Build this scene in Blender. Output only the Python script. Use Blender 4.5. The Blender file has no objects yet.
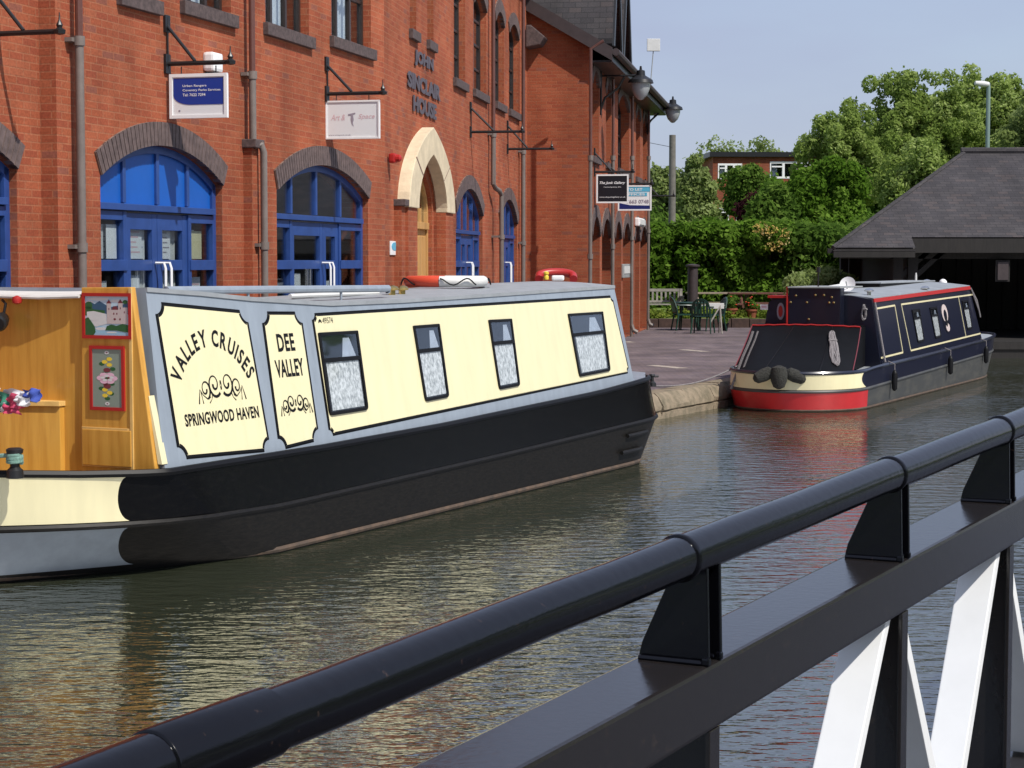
import bpy, bmesh, math, random
import numpy as np
from mathutils import Vector, Matrix
R=math.radians
random.seed(7); rng=np.random.default_rng(11)
scene=bpy.context.scene
# ------------------------------------------------------------------ camera, sky, sun, exposure
FPX=1900.0; HOR=262.0; PIT=math.atan((384-HOR)/FPX)
CAM=Vector((0,0,2.1))
cd=bpy.data.cameras.new('camera'); cam=bpy.data.objects.new('camera',cd); scene.collection.objects.link(cam)
cam.location=CAM; cam.rotation_euler=(math.pi/2-PIT,0,0)
cd.sensor_width=36; cd.lens=FPX/1024*36; cd.clip_start=.05; cd.clip_end=3000
scene.camera=cam
SUN_AZ=R(-43)      # direction towards the sun, measured from +X
SUN_EL=R(51)
sd=Vector((math.cos(SUN_AZ)*math.cos(SUN_EL),math.sin(SUN_AZ)*math.cos(SUN_EL),math.sin(SUN_EL)))
w=bpy.data.worlds.new('World'); scene.world=w; w.use_nodes=True
nt=w.node_tree; bg=nt.nodes['Background']
sky=nt.nodes.new('ShaderNodeTexSky'); sky.sky_type='NISHITA'; sky.sun_disc=False
sky.sun_elevation=SUN_EL; sky.sun_rotation=math.pi/2-SUN_AZ
sky.air_density=1.2; sky.dust_density=1.2; sky.ozone_density=3.5; sky.altitude=50
tc=nt.nodes.new('ShaderNodeTexCoord'); mp=nt.nodes.new('ShaderNodeMapping'); mp.inputs['Scale'].default_value=(1,1,3.5)
nz=nt.nodes.new('ShaderNodeTexNoise'); nz.inputs['Scale'].default_value=3.2; nz.inputs['Detail'].default_value=5; nz.inputs['Roughness'].default_value=.55
cr=nt.nodes.new('ShaderNodeValToRGB'); cr.color_ramp.elements[0].position=.35; cr.color_ramp.elements[0].color=(.70,.70,.70,1); cr.color_ramp.elements[1].position=.8; cr.color_ramp.elements[1].color=(.94,.94,.94,1)
mx=nt.nodes.new('ShaderNodeMixRGB'); mx.inputs['Color2'].default_value=(2.32,2.6,3.62,1)
nt.links.new(tc.outputs['Generated'],mp.inputs['Vector']); nt.links.new(mp.outputs['Vector'],nz.inputs['Vector'])
nt.links.new(nz.outputs['Fac'],cr.inputs['Fac']); nt.links.new(cr.outputs['Color'],mx.inputs['Fac'])
tint=nt.nodes.new('ShaderNodeMixRGB'); tint.blend_type='MULTIPLY'; tint.inputs['Fac'].default_value=1; tint.inputs['Color2'].default_value=(1,1,1,1)
nt.links.new(sky.outputs['Color'],mx.inputs['Color1']); nt.links.new(mx.outputs['Color'],bg.inputs['Color'])
nt.nodes.remove(tint)
bg.inputs['Strength'].default_value=.13
sl=bpy.data.lights.new('sun','SUN'); sl.energy=3.6; sl.angle=R(.6); sl.color=(1,.95,.87)
so=bpy.data.objects.new('sun',sl); scene.collection.objects.link(so); so.rotation_euler=sd.to_track_quat('Z','Y').to_euler()
so.location=(0,0,50)
scene.view_settings.view_transform='Standard'; scene.view_settings.look='None'; scene.view_settings.gamma=1; scene.view_settings.exposure=0.45
scene.view_settings.use_curve_mapping=False
# ------------------------------------------------------------------ measuring helpers: a photo pixel to a real point on a real plane
CF=Vector((0,math.cos(PIT),-math.sin(PIT))); CU=Vector((0,math.sin(PIT),math.cos(PIT))); CR=Vector((1,0,0))
def ray(x,y): return CF+CR*((x-512)/FPX)+CU*((384-y)/FPX)
def onz(x,y,z): d=ray(x,y); return CAM+d*((z-CAM.z)/d.z)
def atD(x,y,Y): d=ray(x,y); return CAM+d*(Y/d.y)
def onp(x,y,P,n): d=ray(x,y); return CAM+d*((P-CAM).dot(n)/d.dot(n))
# ------------------------------------------------------------------ mesh building helpers
COL=scene.collection
def tag(o,label=None,cat=None,group=None,kind=None):
    if label: o['label']=label
    if cat: o['category']=cat
    if group: o['group']=group
    if kind: o['kind']=kind
    return o
def empty(name,loc,rz=0,label=None,cat=None,group=None):
    o=bpy.data.objects.new(name,None); COL.objects.link(o); o.location=loc; o.rotation_euler=(0,0,rz); o.empty_display_size=.2
    return tag(o,label,cat,group)
def wloc(o):
    v=Vector((0,0,0))
    while o: v=v+Vector(o.location); o=o.parent
    return v
ID=lambda p:p
class MB:
    def __init__(s): s.v=[]; s.f=[]
    def add(s,vs,fs,T=ID):
        b=len(s.v); s.v+= [tuple(T(Vector(v))) for v in vs]; s.f+=[tuple(i+b for i in f) for f in fs]; return s
    def box(s,a,b,T=ID):
        x0,y0,z0=a; x1,y1,z1=b
        return s.add([(x0,y0,z0),(x1,y0,z0),(x1,y1,z0),(x0,y1,z0),(x0,y0,z1),(x1,y0,z1),(x1,y1,z1),(x0,y1,z1)],
            [(0,3,2,1),(4,5,6,7),(0,1,5,4),(1,2,6,5),(2,3,7,6),(3,0,4,7)],T)
    def prism(s,poly,h0,h1,T=ID):      # poly in x,y ; third coordinate h
        n=len(poly); vs=[(p[0],p[1],h0) for p in poly]+[(p[0],p[1],h1) for p in poly]
        fs=[tuple(range(n-1,-1,-1)),tuple(range(n,2*n))]+[(i,(i+1)%n,(i+1)%n+n,i+n) for i in range(n)]
        return s.add(vs,fs,T)
    def band(s,outer,inner,h0,h1,T=ID,closed=True):   # ring between two equal-length polylines, with thickness
        n=len(outer); vs=[(p[0],p[1],h0) for p in outer]+[(p[0],p[1],h0) for p in inner]+[(p[0],p[1],h1) for p in outer]+[(p[0],p[1],h1) for p in inner]
        fs=[]
        m=n if closed else n-1
        for i in range(m):
            j=(i+1)%n
            fs+=[(i,j,j+n,i+n),(i+2*n,i+3*n,j+3*n,j+2*n),(i,i+2*n,j+2*n,j),(i+n,j+n,j+3*n,i+3*n)]
        if not closed:
            fs+=[(0,n,3*n,2*n),(n-1,3*n-1,4*n-1,2*n-1)]
        return s.add(vs,fs,T)
    def tube(s,pts,r,n=8,T=ID,cap=True,closed=False):
        pts=[Vector(p) for p in pts]; m=len(pts)
        if not hasattr(r,'__len__'): r=[r]*m
        vs=[];fs=[]; prev=None
        for i,p in enumerate(pts):
            if closed: t=pts[(i+1)%m]-pts[i-1]
            else: t=(pts[min(i+1,m-1)]-pts[max(i-1,0)])
            if t.length<1e-9: t=Vector((0,0,1))
            t.normalize()
            if prev is None:
                a=Vector((0,0,1)) if abs(t.z)<.9 else Vector((1,0,0)); x=t.cross(a).normalized()
            else:
                x=(prev-t*prev.dot(t)); x.normalize()
            prev=x; y=t.cross(x)
            for k in range(n):
                an=2*math.pi*k/n; vs.append(p+x*math.cos(an)*r[i]+y*math.sin(an)*r[i])
        mm=m if closed else m-1
        for i in range(mm):
            j=(i+1)%m
            for k in range(n):
                l=(k+1)%n; fs.append((i*n+k,i*n+l,j*n+l,j*n+k))
        if cap and not closed: fs+=[tuple(range(n-1,-1,-1)),tuple((m-1)*n+k for k in range(n))]
        return s.add(vs,fs,T)
    def lathe(s,prof,c=(0,0,0),n=16,axis=None,T=ID):
        # prof: list (r,h); axis Vector direction
        ax=Vector(axis) if axis is not None else Vector((0,0,1)); ax.normalize()
        a=Vector((1,0,0)) if abs(ax.x)<.9 else Vector((0,1,0)); x=ax.cross(a).normalized(); y=ax.cross(x); c=Vector(c)
        vs=[];fs=[]
        for r_,h in prof:
            for k in range(n):
                an=2*math.pi*k/n; vs.append(c+ax*h+x*math.cos(an)*max(r_,1e-4)+y*math.sin(an)*max(r_,1e-4))
        for i in range(len(prof)-1):
            for k in range(n):
                l=(k+1)%n; fs.append((i*n+k,i*n+l,(i+1)*n+l,(i+1)*n+k))
        fs+=[tuple(range(n-1,-1,-1)),tuple((len(prof)-1)*n+k for k in range(n))]
        return s.add(vs,fs,T)
    def grid(s,rows,T=ID,close=False):
        n=len(rows[0]); vs=[p for r_ in rows for p in r_]; fs=[]
        for i in range(len(rows)-1):
            for k in range(n if close else n-1):
                l=(k+1)%n; fs.append((i*n+k,i*n+l,(i+1)*n+l,(i+1)*n+k))
        return s.add(vs,fs,T)
    def build(s,name,mat,parent=None,smooth=False,bevel=0,fix=True,angle=35):
        me=bpy.data.meshes.new(name); off=wloc(parent) if parent else Vector((0,0,0))
        o=bpy.data.objects.new(name,me); COL.objects.link(o)
        if parent: o.parent=parent
        base=off if parent else Vector((0,0,0))
        me.from_pydata([tuple(Vector(v)-base) for v in s.v],[],s.f)
        me.validate()
        bm=bmesh.new(); bm.from_mesh(me)
        if fix and len(bm.faces)<60000: bmesh.ops.recalc_face_normals(bm,faces=bm.faces)
        if bevel>0:
            bmesh.ops.remove_doubles(bm,verts=bm.verts,dist=1e-5)
            ed=[e for e in bm.edges if len(e.link_faces)==2 and e.calc_face_angle(0)>R(40)]
            try: bmesh.ops.bevel(bm,geom=ed,offset=bevel,segments=2,profile=.6,affect='EDGES',clamp_overlap=True)
            except Exception as ex: print('bevel',name,ex)
        uvl=bm.loops.layers.uv.new('UVMap')
        for f in bm.faces:
            n=f.normal
            if abs(n.z)<.7 and (abs(n.x)+abs(n.y))>1e-6:
                t=Vector((-n.y,n.x,0)).normalized()
                for l in f.loops: p=l.vert.co+base; l[uvl].uv=(p.dot(t),p.z)
            else:
                for l in f.loops: p=l.vert.co+base; l[uvl].uv=(p.x,p.y)
        bm.to_mesh(me); bm.free()
        if mat: me.materials.append(mat)
        if smooth:
            me.polygons.foreach_set('use_smooth',[True]*len(me.polygons))
            try: me.set_sharp_from_angle(angle=R(angle))
            except Exception: pass
        return o
def fillpoly(outer,holes,h,T=ID):
    """flat polygon with holes -> (verts, faces) mapped by T(x,y,h)"""
    bm=bmesh.new()
    for lp in [outer]+list(holes):
        vs=[bm.verts.new((p[0],p[1],0)) for p in lp]
        for i in range(len(vs)): bm.edges.new((vs[i],vs[(i+1)%len(vs)]))
    bmesh.ops.triangle_fill(bm,use_beauty=True,use_dissolve=False,edges=bm.edges[:],normal=(0,0,1))
    bm.verts.index_update()
    V=[tuple(T(Vector((v.co.x,v.co.y,h)))) for v in bm.verts]; Fc=[tuple(v.index for v in f.verts) for f in bm.faces]
    bm.free(); return V,Fc
# ------------------------------------------------------------------ materials
def mat(name,col,rough=.6,metal=0,var=.0,vs=8,bump=0,bs=40,col2=None,spec=.5,coat=0,stretch=(1,1,1),thr=(.35,.7),detail=4):
    m=bpy.data.materials.new(name); m.use_nodes=True; t=m.node_tree; b=t.nodes['Principled BSDF']
    b.inputs['Roughness'].default_value=rough; b.inputs['Metallic'].default_value=metal; b.inputs['Base Color'].default_value=(*col,1)
    b.inputs['Specular IOR Level'].default_value=spec; b.inputs['Coat Weight'].default_value=coat; b.inputs['Coat Roughness'].default_value=.08
    if var>0 or col2 or bump:
        tc=t.nodes.new('ShaderNodeTexCoord'); mp=t.nodes.new('ShaderNodeMapping'); mp.inputs['Scale'].default_value=stretch
        t.links.new(tc.outputs['Object'],mp.inputs['Vector'])
    if var>0 or col2:
        n=t.nodes.new('ShaderNodeTexNoise'); n.inputs['Scale'].default_value=vs; n.inputs['Detail'].default_value=detail; n.inputs['Roughness'].default_value=.6
        t.links.new(mp.outputs['Vector'],n.inputs['Vector'])
        r_=t.nodes.new('ShaderNodeValToRGB'); e=r_.color_ramp.elements
        e[0].position=thr[0]; e[1].position=thr[1]
        c2=col2 if col2 else tuple(min(1,c*(1+var)) for c in col); c1=col if col2 else tuple(c*(1-var) for c in col)
        e[0].color=(*c1,1); e[1].color=(*c2,1)
        t.links.new(n.outputs['Fac'],r_.inputs['Fac']); t.links.new(r_.outputs['Color'],b.inputs['Base Color'])
    if bump:
        n2=t.nodes.new('ShaderNodeTexNoise'); n2.inputs['Scale'].default_value=bs; n2.inputs['Detail'].default_value=3
        t.links.new(mp.outputs['Vector'],n2.inputs['Vector'])
        bp=t.nodes.new('ShaderNodeBump'); bp.inputs['Strength'].default_value=bump; bp.inputs['Distance'].default_value=.02
        t.links.new(n2.outputs['Fac'],bp.inputs['Height']); t.links.new(bp.outputs['Normal'],b.inputs['Normal'])
    return m
def brickmat(name,stops,mortar,bw=.225,rh=.075,ms=.009,rough=.85,big=.18,msm=.1,bump=.5,offset=.5):
    m=bpy.data.materials.new(name); m.use_nodes=True; t=m.node_tree; b=t.nodes['Principled BSDF']; b.inputs['Roughness'].default_value=rough; b.inputs['Specular IOR Level'].default_value=.25
    uv=t.nodes.new('ShaderNodeUVMap'); br=t.nodes.new('ShaderNodeTexBrick'); br.offset=offset
    br.inputs['Scale'].default_value=1; br.inputs['Brick Width'].default_value=bw; br.inputs['Row Height'].default_value=rh; br.inputs['Mortar Size'].default_value=ms; br.inputs['Mortar Smooth'].default_value=msm
    br.inputs['Color1'].default_value=(0,0,0,1); br.inputs['Color2'].default_value=(1,1,1,1); br.inputs['Mortar'].default_value=(.5,.5,.5,1)
    t.links.new(uv.outputs['UV'],br.inputs['Vector'])
    r_=t.nodes.new('ShaderNodeValToRGB'); cr=r_.color_ramp; cr.interpolation='CONSTANT'
    while len(cr.elements)>1: cr.elements.remove(cr.elements[0])
    cr.elements[0].position=0; cr.elements[0].color=(*stops[0][1],1)
    for p,c in stops[1:]:
        e=cr.elements.new(p); e.color=(*c,1)
    t.links.new(br.outputs['Color'],r_.inputs['Fac'])
    n=t.nodes.new('ShaderNodeTexNoise'); n.inputs['Scale'].default_value=.9; n.inputs['Detail'].default_value=6; n.inputs['Roughness'].default_value=.65
    t.links.new(uv.outputs['UV'],n.inputs['Vector'])
    n3=t.nodes.new('ShaderNodeTexNoise'); n3.inputs['Scale'].default_value=45; n3.inputs['Detail'].default_value=3; t.links.new(uv.outputs['UV'],n3.inputs['Vector'])
    mr=t.nodes.new('ShaderNodeMapRange'); mr.inputs['From Min'].default_value=.3; mr.inputs['From Max'].default_value=.7; mr.inputs['To Min'].default_value=1-big; mr.inputs['To Max'].default_value=1+big
    t.links.new(n.outputs['Fac'],mr.inputs['Value'])
    mr3=t.nodes.new('ShaderNodeMapRange'); mr3.inputs['From Min'].default_value=.3; mr3.inputs['From Max'].default_value=.7; mr3.inputs['To Min'].default_value=.82; mr3.inputs['To Max'].default_value=1.18
    t.links.new(n3.outputs['Fac'],mr3.inputs['Value'])
    mps=t.nodes.new('ShaderNodeMapping'); mps.inputs['Scale'].default_value=(2.2,.28,1); t.links.new(uv.outputs['UV'],mps.inputs['Vector'])
    ns=t.nodes.new('ShaderNodeTexNoise'); ns.inputs['Scale'].default_value=1.0; ns.inputs['Detail'].default_value=5; t.links.new(mps.outputs['Vector'],ns.inputs['Vector'])
    ms_=t.nodes.new('ShaderNodeMapRange'); ms_.inputs['From Min'].default_value=.3; ms_.inputs['From Max'].default_value=.65; ms_.inputs['To Min'].default_value=.80; ms_.inputs['To Max'].default_value=1.04; t.links.new(ns.outputs['Fac'],ms_.inputs['Value'])
    m0=t.nodes.new('ShaderNodeMath'); m0.operation='MULTIPLY'; t.links.new(mr.outputs['Result'],m0.inputs[0]); t.links.new(ms_.outputs['Result'],m0.inputs[1]); mr=m0
    mm=t.nodes.new('ShaderNodeMath'); mm.operation='MULTIPLY'; t.links.new(mr.outputs[0],mm.inputs[0]); t.links.new(mr3.outputs['Result'],mm.inputs[1])
    mu=t.nodes.new('ShaderNodeMixRGB'); mu.blend_type='MULTIPLY'; mu.inputs['Fac'].default_value=1
    mo=t.nodes.new('ShaderNodeMixRGB'); mo.inputs['Color2'].default_value=(*mortar,1)
    t.links.new(br.outputs['Fac'],mo.inputs['Fac']); t.links.new(r_.outputs['Color'],mo.inputs['Color1'])
    t.links.new(mo.outputs['Color'],mu.inputs['Color1']); t.links.new(mm.outputs['Value'],mu.inputs['Color2']); t.links.new(mu.outputs['Color'],b.inputs['Base Color'])
    inv=t.nodes.new('ShaderNodeMath'); inv.operation='SUBTRACT'; inv.inputs[0].default_value=1; t.links.new(br.outputs['Fac'],inv.inputs[1])
    bp=t.nodes.new('ShaderNodeBump'); bp.inputs['Strength'].default_value=bump; bp.inputs['Distance'].default_value=.006
    t.links.new(inv.outputs['Value'],bp.inputs['Height']); t.links.new(bp.outputs['Normal'],b.inputs['Normal'])
    return m
RED=[(0, (0.314, 0.08, 0.036)), (0.12, (0.328, 0.089, 0.041)), (0.25, (0.298, 0.073, 0.035)), (0.38, (0.342, 0.098, 0.047)), (0.52, (0.311, 0.079, 0.036)), (0.64, (0.323, 0.085, 0.039)), (0.76, (0.283, 0.069, 0.034)), (0.86, (0.318, 0.083, 0.039)), (0.95, (0.252, 0.085, 0.055))]
def dk(st,k): return [(p,tuple(c*k for c in q)) for p,q in st]
M=dict(
 brick=brickmat('red_brick',RED,(.34,.125,.065),bw=.205,rh=.066,ms=.006,big=.28),
 brick2=brickmat('red_brick_wing',dk(RED,.95),(.28,.105,.055),bw=.205,rh=.066,ms=.006),
 brick3=brickmat('far_brick',dk(RED,.78),(.2,.09,.06)),
 paving=brickmat('block_paving',[(0,(.135,.105,.115)),(.3,(.155,.12,.12)),(.55,(.125,.10,.112)),(.8,(.165,.13,.13))],(.10,.08,.085),bw=.2,rh=.1,ms=.009,big=.38,bump=.3),
 slate=brickmat('roof_slate',[(0,(.050,.046,.050)),(.3,(.058,.053,.056)),(.6,(.045,.042,.046)),(.85,(.066,.056,.057))],(.03,.03,.032),bw=.25,rh=.11,ms=.006,big=.22),
 arch=mat('blue_brick_arch',(.12,.085,.08),.7,var=.3,vs=14),
 mortar=mat('mortar',(.20,.13,.10),.9,var=.1),
 stone=mat('cream_stone',(.62,.52,.36),.85,var=.12,vs=5,bump=.2),
 cope=mat('coping_stone',(.24,.19,.13),.9,col2=(.11,.095,.06),vs=7,bump=.6,bs=28,detail=9,thr=(.38,.72)),
 sill=mat('sill_brick',(.085,.06,.058),.8,var=.35,vs=22),
 blue=mat('blue_joinery',(.022,.062,.23),.4,var=.12,vs=6),
 bluep=mat('blue_panel',(.006,.095,.42),.45,var=.06,vs=3),
 brownf=mat('brown_window_frame',(.028,.02,.018),.45),
 pine=mat('pine_door',(.52,.29,.10),.5,var=.2,vs=9,stretch=(1,1,.12)),
 wood=mat('varnished_wood',(.62,.33,.06),.3,col2=(.46,.21,.03),vs=7,stretch=(3,3,.25),coat=.4,thr=(.4,.75),detail=6),
 woodl=mat('pale_wood_edge',(.66,.42,.14),.4,var=.12),
 teak=mat('weathered_teak',(.27,.22,.16),.8,var=.2),
 teakr=mat('red_timber',(.13,.05,.035),.7,var=.2),
 iron=mat('black_iron',(.012,.012,.013),.4,var=.1),
 pipe=mat('grey_drainpipe',(.17,.14,.125),.5,var=.12),
 pipeb=mat('brown_drainpipe',(.115,.045,.035),.45,var=.1),
 white=mat('white_paint',(.80,.80,.80),.4,var=.02),
 offw=mat('off_white',(.62,.62,.60),.5,var=.05),
 cream=mat('cream_boat_paint',(.72,.66,.41),.3,var=.045,vs=3.5,coat=.3,stretch=(2.5,2.5,.35),detail=8,bump=.012,bs=2.5),
 greyb=mat('grey_boat_paint',(.245,.285,.335),.36,var=.09,vs=4,coat=.3,stretch=(2.5,2.5,.4),detail=8),
 roofg=mat('grey_roof_paint',(.27,.29,.31),.6,var=.1,vs=6),
 roofl=mat('pale_grey_roof',(.25,.27,.29),.5,var=.15,vs=4),
 lb=mat('line_black',(.006,.006,.007),.45,spec=.18),
 hull=mat('black_hull_gloss',(.003,.003,.0035),.2,col2=(.008,.0075,.007),vs=12,thr=(.5,.9),stretch=(1,1,2.5),bump=.04,bs=5,detail=9,spec=.2),
 hull2=mat('worn_black_hull',(.006,.0055,.005),.5,spec=.22,col2=(.017,.0145,.012),vs=16,thr=(.35,.90),stretch=(1,1,4.0),bump=.12,bs=10,detail=9),
 rust=mat('rusty_base_strip',(.05,.036,.026),.7,col2=(.11,.07,.045),vs=9,detail=7),
 navy=mat('navy_boat_paint',(.009,.011,.026),.3,coat=.4),
 navyp=mat('navy_panel_paint',(.006,.007,.016),.28,coat=.4),
 charc=mat('charcoal_hull',(.05,.052,.052),.5,col2=(.095,.092,.08),vs=2.5,thr=(.45,.8),detail=8,stretch=(1,1,3)),
 redb=mat('red_boat_paint',(.50,.016,.019),.35,var=.05,coat=.3),
 redt=mat('red_trim',(.38,.018,.016),.4),
 orange=mat('orange_red_buoy',(.62,.07,.03),.45,var=.05),
 canvas=mat('black_canvas',(.004,.0045,.006),.6,spec=.12,var=.15,vs=5,bump=.15,bs=7),
 brass=mat('brass',(.70,.50,.18),.22,metal=1),
 chrome=mat('polished_metal',(.7,.68,.64),.2,metal=1),
 lace=mat('lace_curtain',(.34,.36,.36),.9,col2=(.80,.82,.81),vs=42,thr=(.36,.62),detail=4,stretch=(1,1,.6)),
 cloth=mat('white_curtain',(.72,.74,.75),.9,var=.1,vs=12),
 dark=mat('dark_interior',(.012,.012,.013),.8),
 room=mat('dim_room',(.055,.045,.035),.9,var=.5,vs=1.5),
 rail=mat('black_rail_paint',(.003,.003,.0045),.15,col2=(.045,.028,.022),vs=55,thr=(.66,.78),detail=6,bump=.03,bs=40,spec=.36),
 beam=mat('black_beam_paint',(.015,.013,.013),.17,col2=(.05,.036,.028),vs=38,thr=(.62,.85),detail=8,bump=.03,bs=60,spec=.5),
 railw=mat('white_rail_paint',(.78,.79,.79),.45,var=.03),
 rope=mat('grey_rope',(.20,.185,.19),.9,var=.3,vs=60),
 ropeg=mat('green_rope',(.16,.28,.23),.9,var=.3,vs=60),
 ropef=mat('dark_rope_fender',(.028,.028,.024),.95,var=.4,vs=40,bump=.8,bs=60),
 greenp=mat('green_plastic',(.010,.045,.030),.4),
 plate=mat('grey_metal',(.30,.31,.31),.5,var=.08),
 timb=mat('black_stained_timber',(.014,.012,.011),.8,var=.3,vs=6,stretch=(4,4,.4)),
 column=mat('dark_column_paint',(.045,.032,.033),.6,var=.15),
 terra=mat('terracotta',(.25,.07,.035),.8,var=.15),
 bark=mat('bark',(.06,.045,.032),.95,var=.3,vs=10),
 soil=mat('soil',(.05,.035,.025),1,var=.3),
 pole=mat('weathered_pole',(.16,.15,.13),.9,var=.15),
 polem=mat('grey_green_steel',(.17,.24,.22),.5),
 signblue=mat('sign_blue',(.010,.042,.27),.35),
 signnavy=mat('sign_navy',(.012,.02,.13),.35),
 signcyan=mat('sign_cyan',(.10,.42,.60),.4),
 signblack=mat('sign_black',(.008,.008,.012),.35),
 signgrey=mat('sign_pale_grey',(.74,.76,.77),.4),
 pinkt=mat('faded_pink',(.66,.42,.45),.6), greyt=mat('faded_grey',(.30,.27,.32),.6),
 letter=mat('grey_purple_letters',(.085,.07,.085),.45),
 bench=mat('grey_bench',(.30,.28,.25),.85,var=.2),
 lampgl=mat('frosted_lamp_glass',(.34,.36,.37),.12),
 yellow=mat('yellow',(.75,.55,.05),.5), pgreen=mat('painted_green',(.02,.10,.03),.5), pblue=mat('painted_blue',(.03,.09,.16),.5),
 psky=mat('painted_sky',(.45,.58,.66),.5), pwater=mat('painted_water',(.28,.48,.60),.5), pcast=mat('painted_castle',(.50,.42,.40),.5), pgrey=mat('painted_grey_green',(.22,.27,.22),.5), ppink=mat('painted_pink',(.72,.45,.55),.5),
 pmaroon=mat('painted_maroon',(.16,.03,.04),.5), cblue=mat('cloth_blue',(.05,.09,.40),.8), cgreen=mat('cloth_green',(.05,.24,.16),.8), cpink=mat('cloth_red_pink',(.55,.06,.13),.8),
 cwhite=mat('cloth_white',(.75,.74,.76),.8),
 mark=mat('worn_line_paint',(.45,.40,.33),.9,col2=(.2,.16,.15),vs=14),
)
def waterm():
    m=bpy.data.materials.new('canal_water'); m.use_nodes=True; t=m.node_tree; b=t.nodes['Principled BSDF']
    b.inputs['Base Color'].default_value=(.026,.031,.018,1); b.inputs['Roughness'].default_value=.012; b.inputs['IOR'].default_value=4.2
    b.inputs['Specular IOR Level'].default_value=.5
    tc=t.nodes.new('ShaderNodeTexCoord')
    def noise(sc,scale,det,rz=0):
        mp=t.nodes.new('ShaderNodeMapping'); mp.inputs['Scale'].default_value=sc; mp.inputs['Rotation'].default_value=(0,0,rz)
        n=t.nodes.new('ShaderNodeTexNoise'); n.inputs['Scale'].default_value=scale; n.inputs['Detail'].default_value=det; n.inputs['Roughness'].default_value=.5
        t.links.new(tc.outputs['Object'],mp.inputs['Vector']); t.links.new(mp.outputs['Vector'],n.inputs['Vector']); return n.outputs['Fac']
    a=noise((1,1.9,1),4.0,2,R(-10)); c=noise((1,2.2,1),11,2,R(12)); e=noise((1,1,1),.35,2)
    er=t.nodes.new('ShaderNodeMapRange'); er.inputs['From Min'].default_value=.35; er.inputs['From Max'].default_value=.65; er.inputs['To Min'].default_value=.45; er.inputs['To Max'].default_value=1.15
    t.links.new(e,er.inputs['Value'])
    m1=t.nodes.new('ShaderNodeMath'); m1.operation='MULTIPLY'; m1.inputs[1].default_value=1.0; t.links.new(a,m1.inputs[0])
    m2=t.nodes.new('ShaderNodeMath'); m2.operation='MULTIPLY_ADD'; m2.inputs[1].default_value=.30; t.links.new(c,m2.inputs[0]); t.links.new(m1.outputs[0],m2.inputs[2])
    m3=t.nodes.new('ShaderNodeMath'); m3.operation='MULTIPLY'; t.links.new(m2.outputs[0],m3.inputs[0]); t.links.new(er.outputs[0],m3.inputs[1])
    bp=t.nodes.new('ShaderNodeBump'); bp.inputs['Strength'].default_value=1; bp.inputs['Distance'].default_value=WAVE
    t.links.new(m3.outputs[0],bp.inputs['Height']); t.links.new(bp.outputs['Normal'],b.inputs['Normal'])
    return m
WAVE=.025
M['water']=waterm()
def glassm(name,tint=(.55,.6,.62),refl=.25):
    m=bpy.data.materials.new(name); m.use_nodes=True; t=m.node_tree; t.nodes.remove(t.nodes['Principled BSDF']); o=t.nodes['Material Output']
    tr=t.nodes.new('ShaderNodeBsdfTransparent'); tr.inputs['Color'].default_value=(*tint,1)
    gl=t.nodes.new('ShaderNodeBsdfGlossy'); gl.inputs['Roughness'].default_value=.03; gl.inputs['Color'].default_value=(.9,.95,1,1)
    lw=t.nodes.new('ShaderNodeLayerWeight'); fr=t.nodes.new('ShaderNodeMath'); fr.operation='POWER'; fr.inputs[1].default_value=4.0; t.links.new(lw.outputs['Facing'],fr.inputs[0])
    ad=t.nodes.new('ShaderNodeMath'); ad.operation='ADD'; ad.inputs[1].default_value=refl; ad.use_clamp=True
    mx=t.nodes.new('ShaderNodeMixShader'); t.links.new(fr.outputs[0],ad.inputs[0]); t.links.new(ad.outputs[0],mx.inputs[0]); t.links.new(tr.outputs[0],mx.inputs[1]); t.links.new(gl.outputs[0],mx.inputs[2]); t.links.new(mx.outputs[0],o.inputs['Surface'])
    return m
M['glass']=glassm('window_glass',tint=(.86,.89,.9),refl=.05); M['glassb']=glassm('boat_glass',(.8,.82,.84),.03); M['hopper']=glassm('hopper_glass',(.80,.83,.88),.06)
def leafm(name,c1,c2,c3,trans=.5):
    m=bpy.data.materials.new(name); m.use_nodes=True; t=m.node_tree; t.nodes.remove(t.nodes['Principled BSDF']); o=t.nodes['Material Output']
    g=t.nodes.new('ShaderNodeNewGeometry'); r_=t.nodes.new('ShaderNodeValToRGB'); e=r_.color_ramp.elements
    e[0].position=0; e[0].color=(*c1,1); e[1].position=1; e[1].color=(*c3,1); k=e.new(.55); k.color=(*c2,1)
    at=t.nodes.new('ShaderNodeAttribute'); at.attribute_name='leaf_tint'
    t.links.new(at.outputs['Fac'],r_.inputs['Fac'])
    d=t.nodes.new('ShaderNodeBsdfDiffuse'); tl=t.nodes.new('ShaderNodeBsdfTranslucent'); gl=t.nodes.new('ShaderNodeBsdfGlossy'); gl.inputs['Roughness'].default_value=.45; gl.inputs['Color'].default_value=(.8,.85,.8,1)
    mx=t.nodes.new('ShaderNodeMixShader'); mx.inputs[0].default_value=trans; m2=t.nodes.new('ShaderNodeMixShader'); m2.inputs[0].default_value=.0
    t.links.new(r_.outputs['Color'],d.inputs['Color']); t.links.new(r_.outputs['Color'],tl.inputs['Color'])
    t.links.new(d.outputs[0],mx.inputs[1]); t.links.new(tl.outputs[0],mx.inputs[2]); t.links.new(mx.outputs[0],m2.inputs[1]); t.links.new(gl.outputs[0],m2.inputs[2]); t.links.new(m2.outputs[0],o.inputs['Surface'])
    return m
M['leaf']=leafm('leaf_mid',(.15,.22,.045),(.27,.36,.09),(.44,.52,.20))
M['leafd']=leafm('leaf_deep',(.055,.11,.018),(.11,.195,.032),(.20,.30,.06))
M['leafl']=leafm('leaf_light',(.15,.20,.06),(.24,.31,.10),(.37,.44,.19))
M['leafh']=leafm('leaf_hedge',(.055,.12,.012),(.11,.21,.024),(.21,.33,.055))
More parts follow.
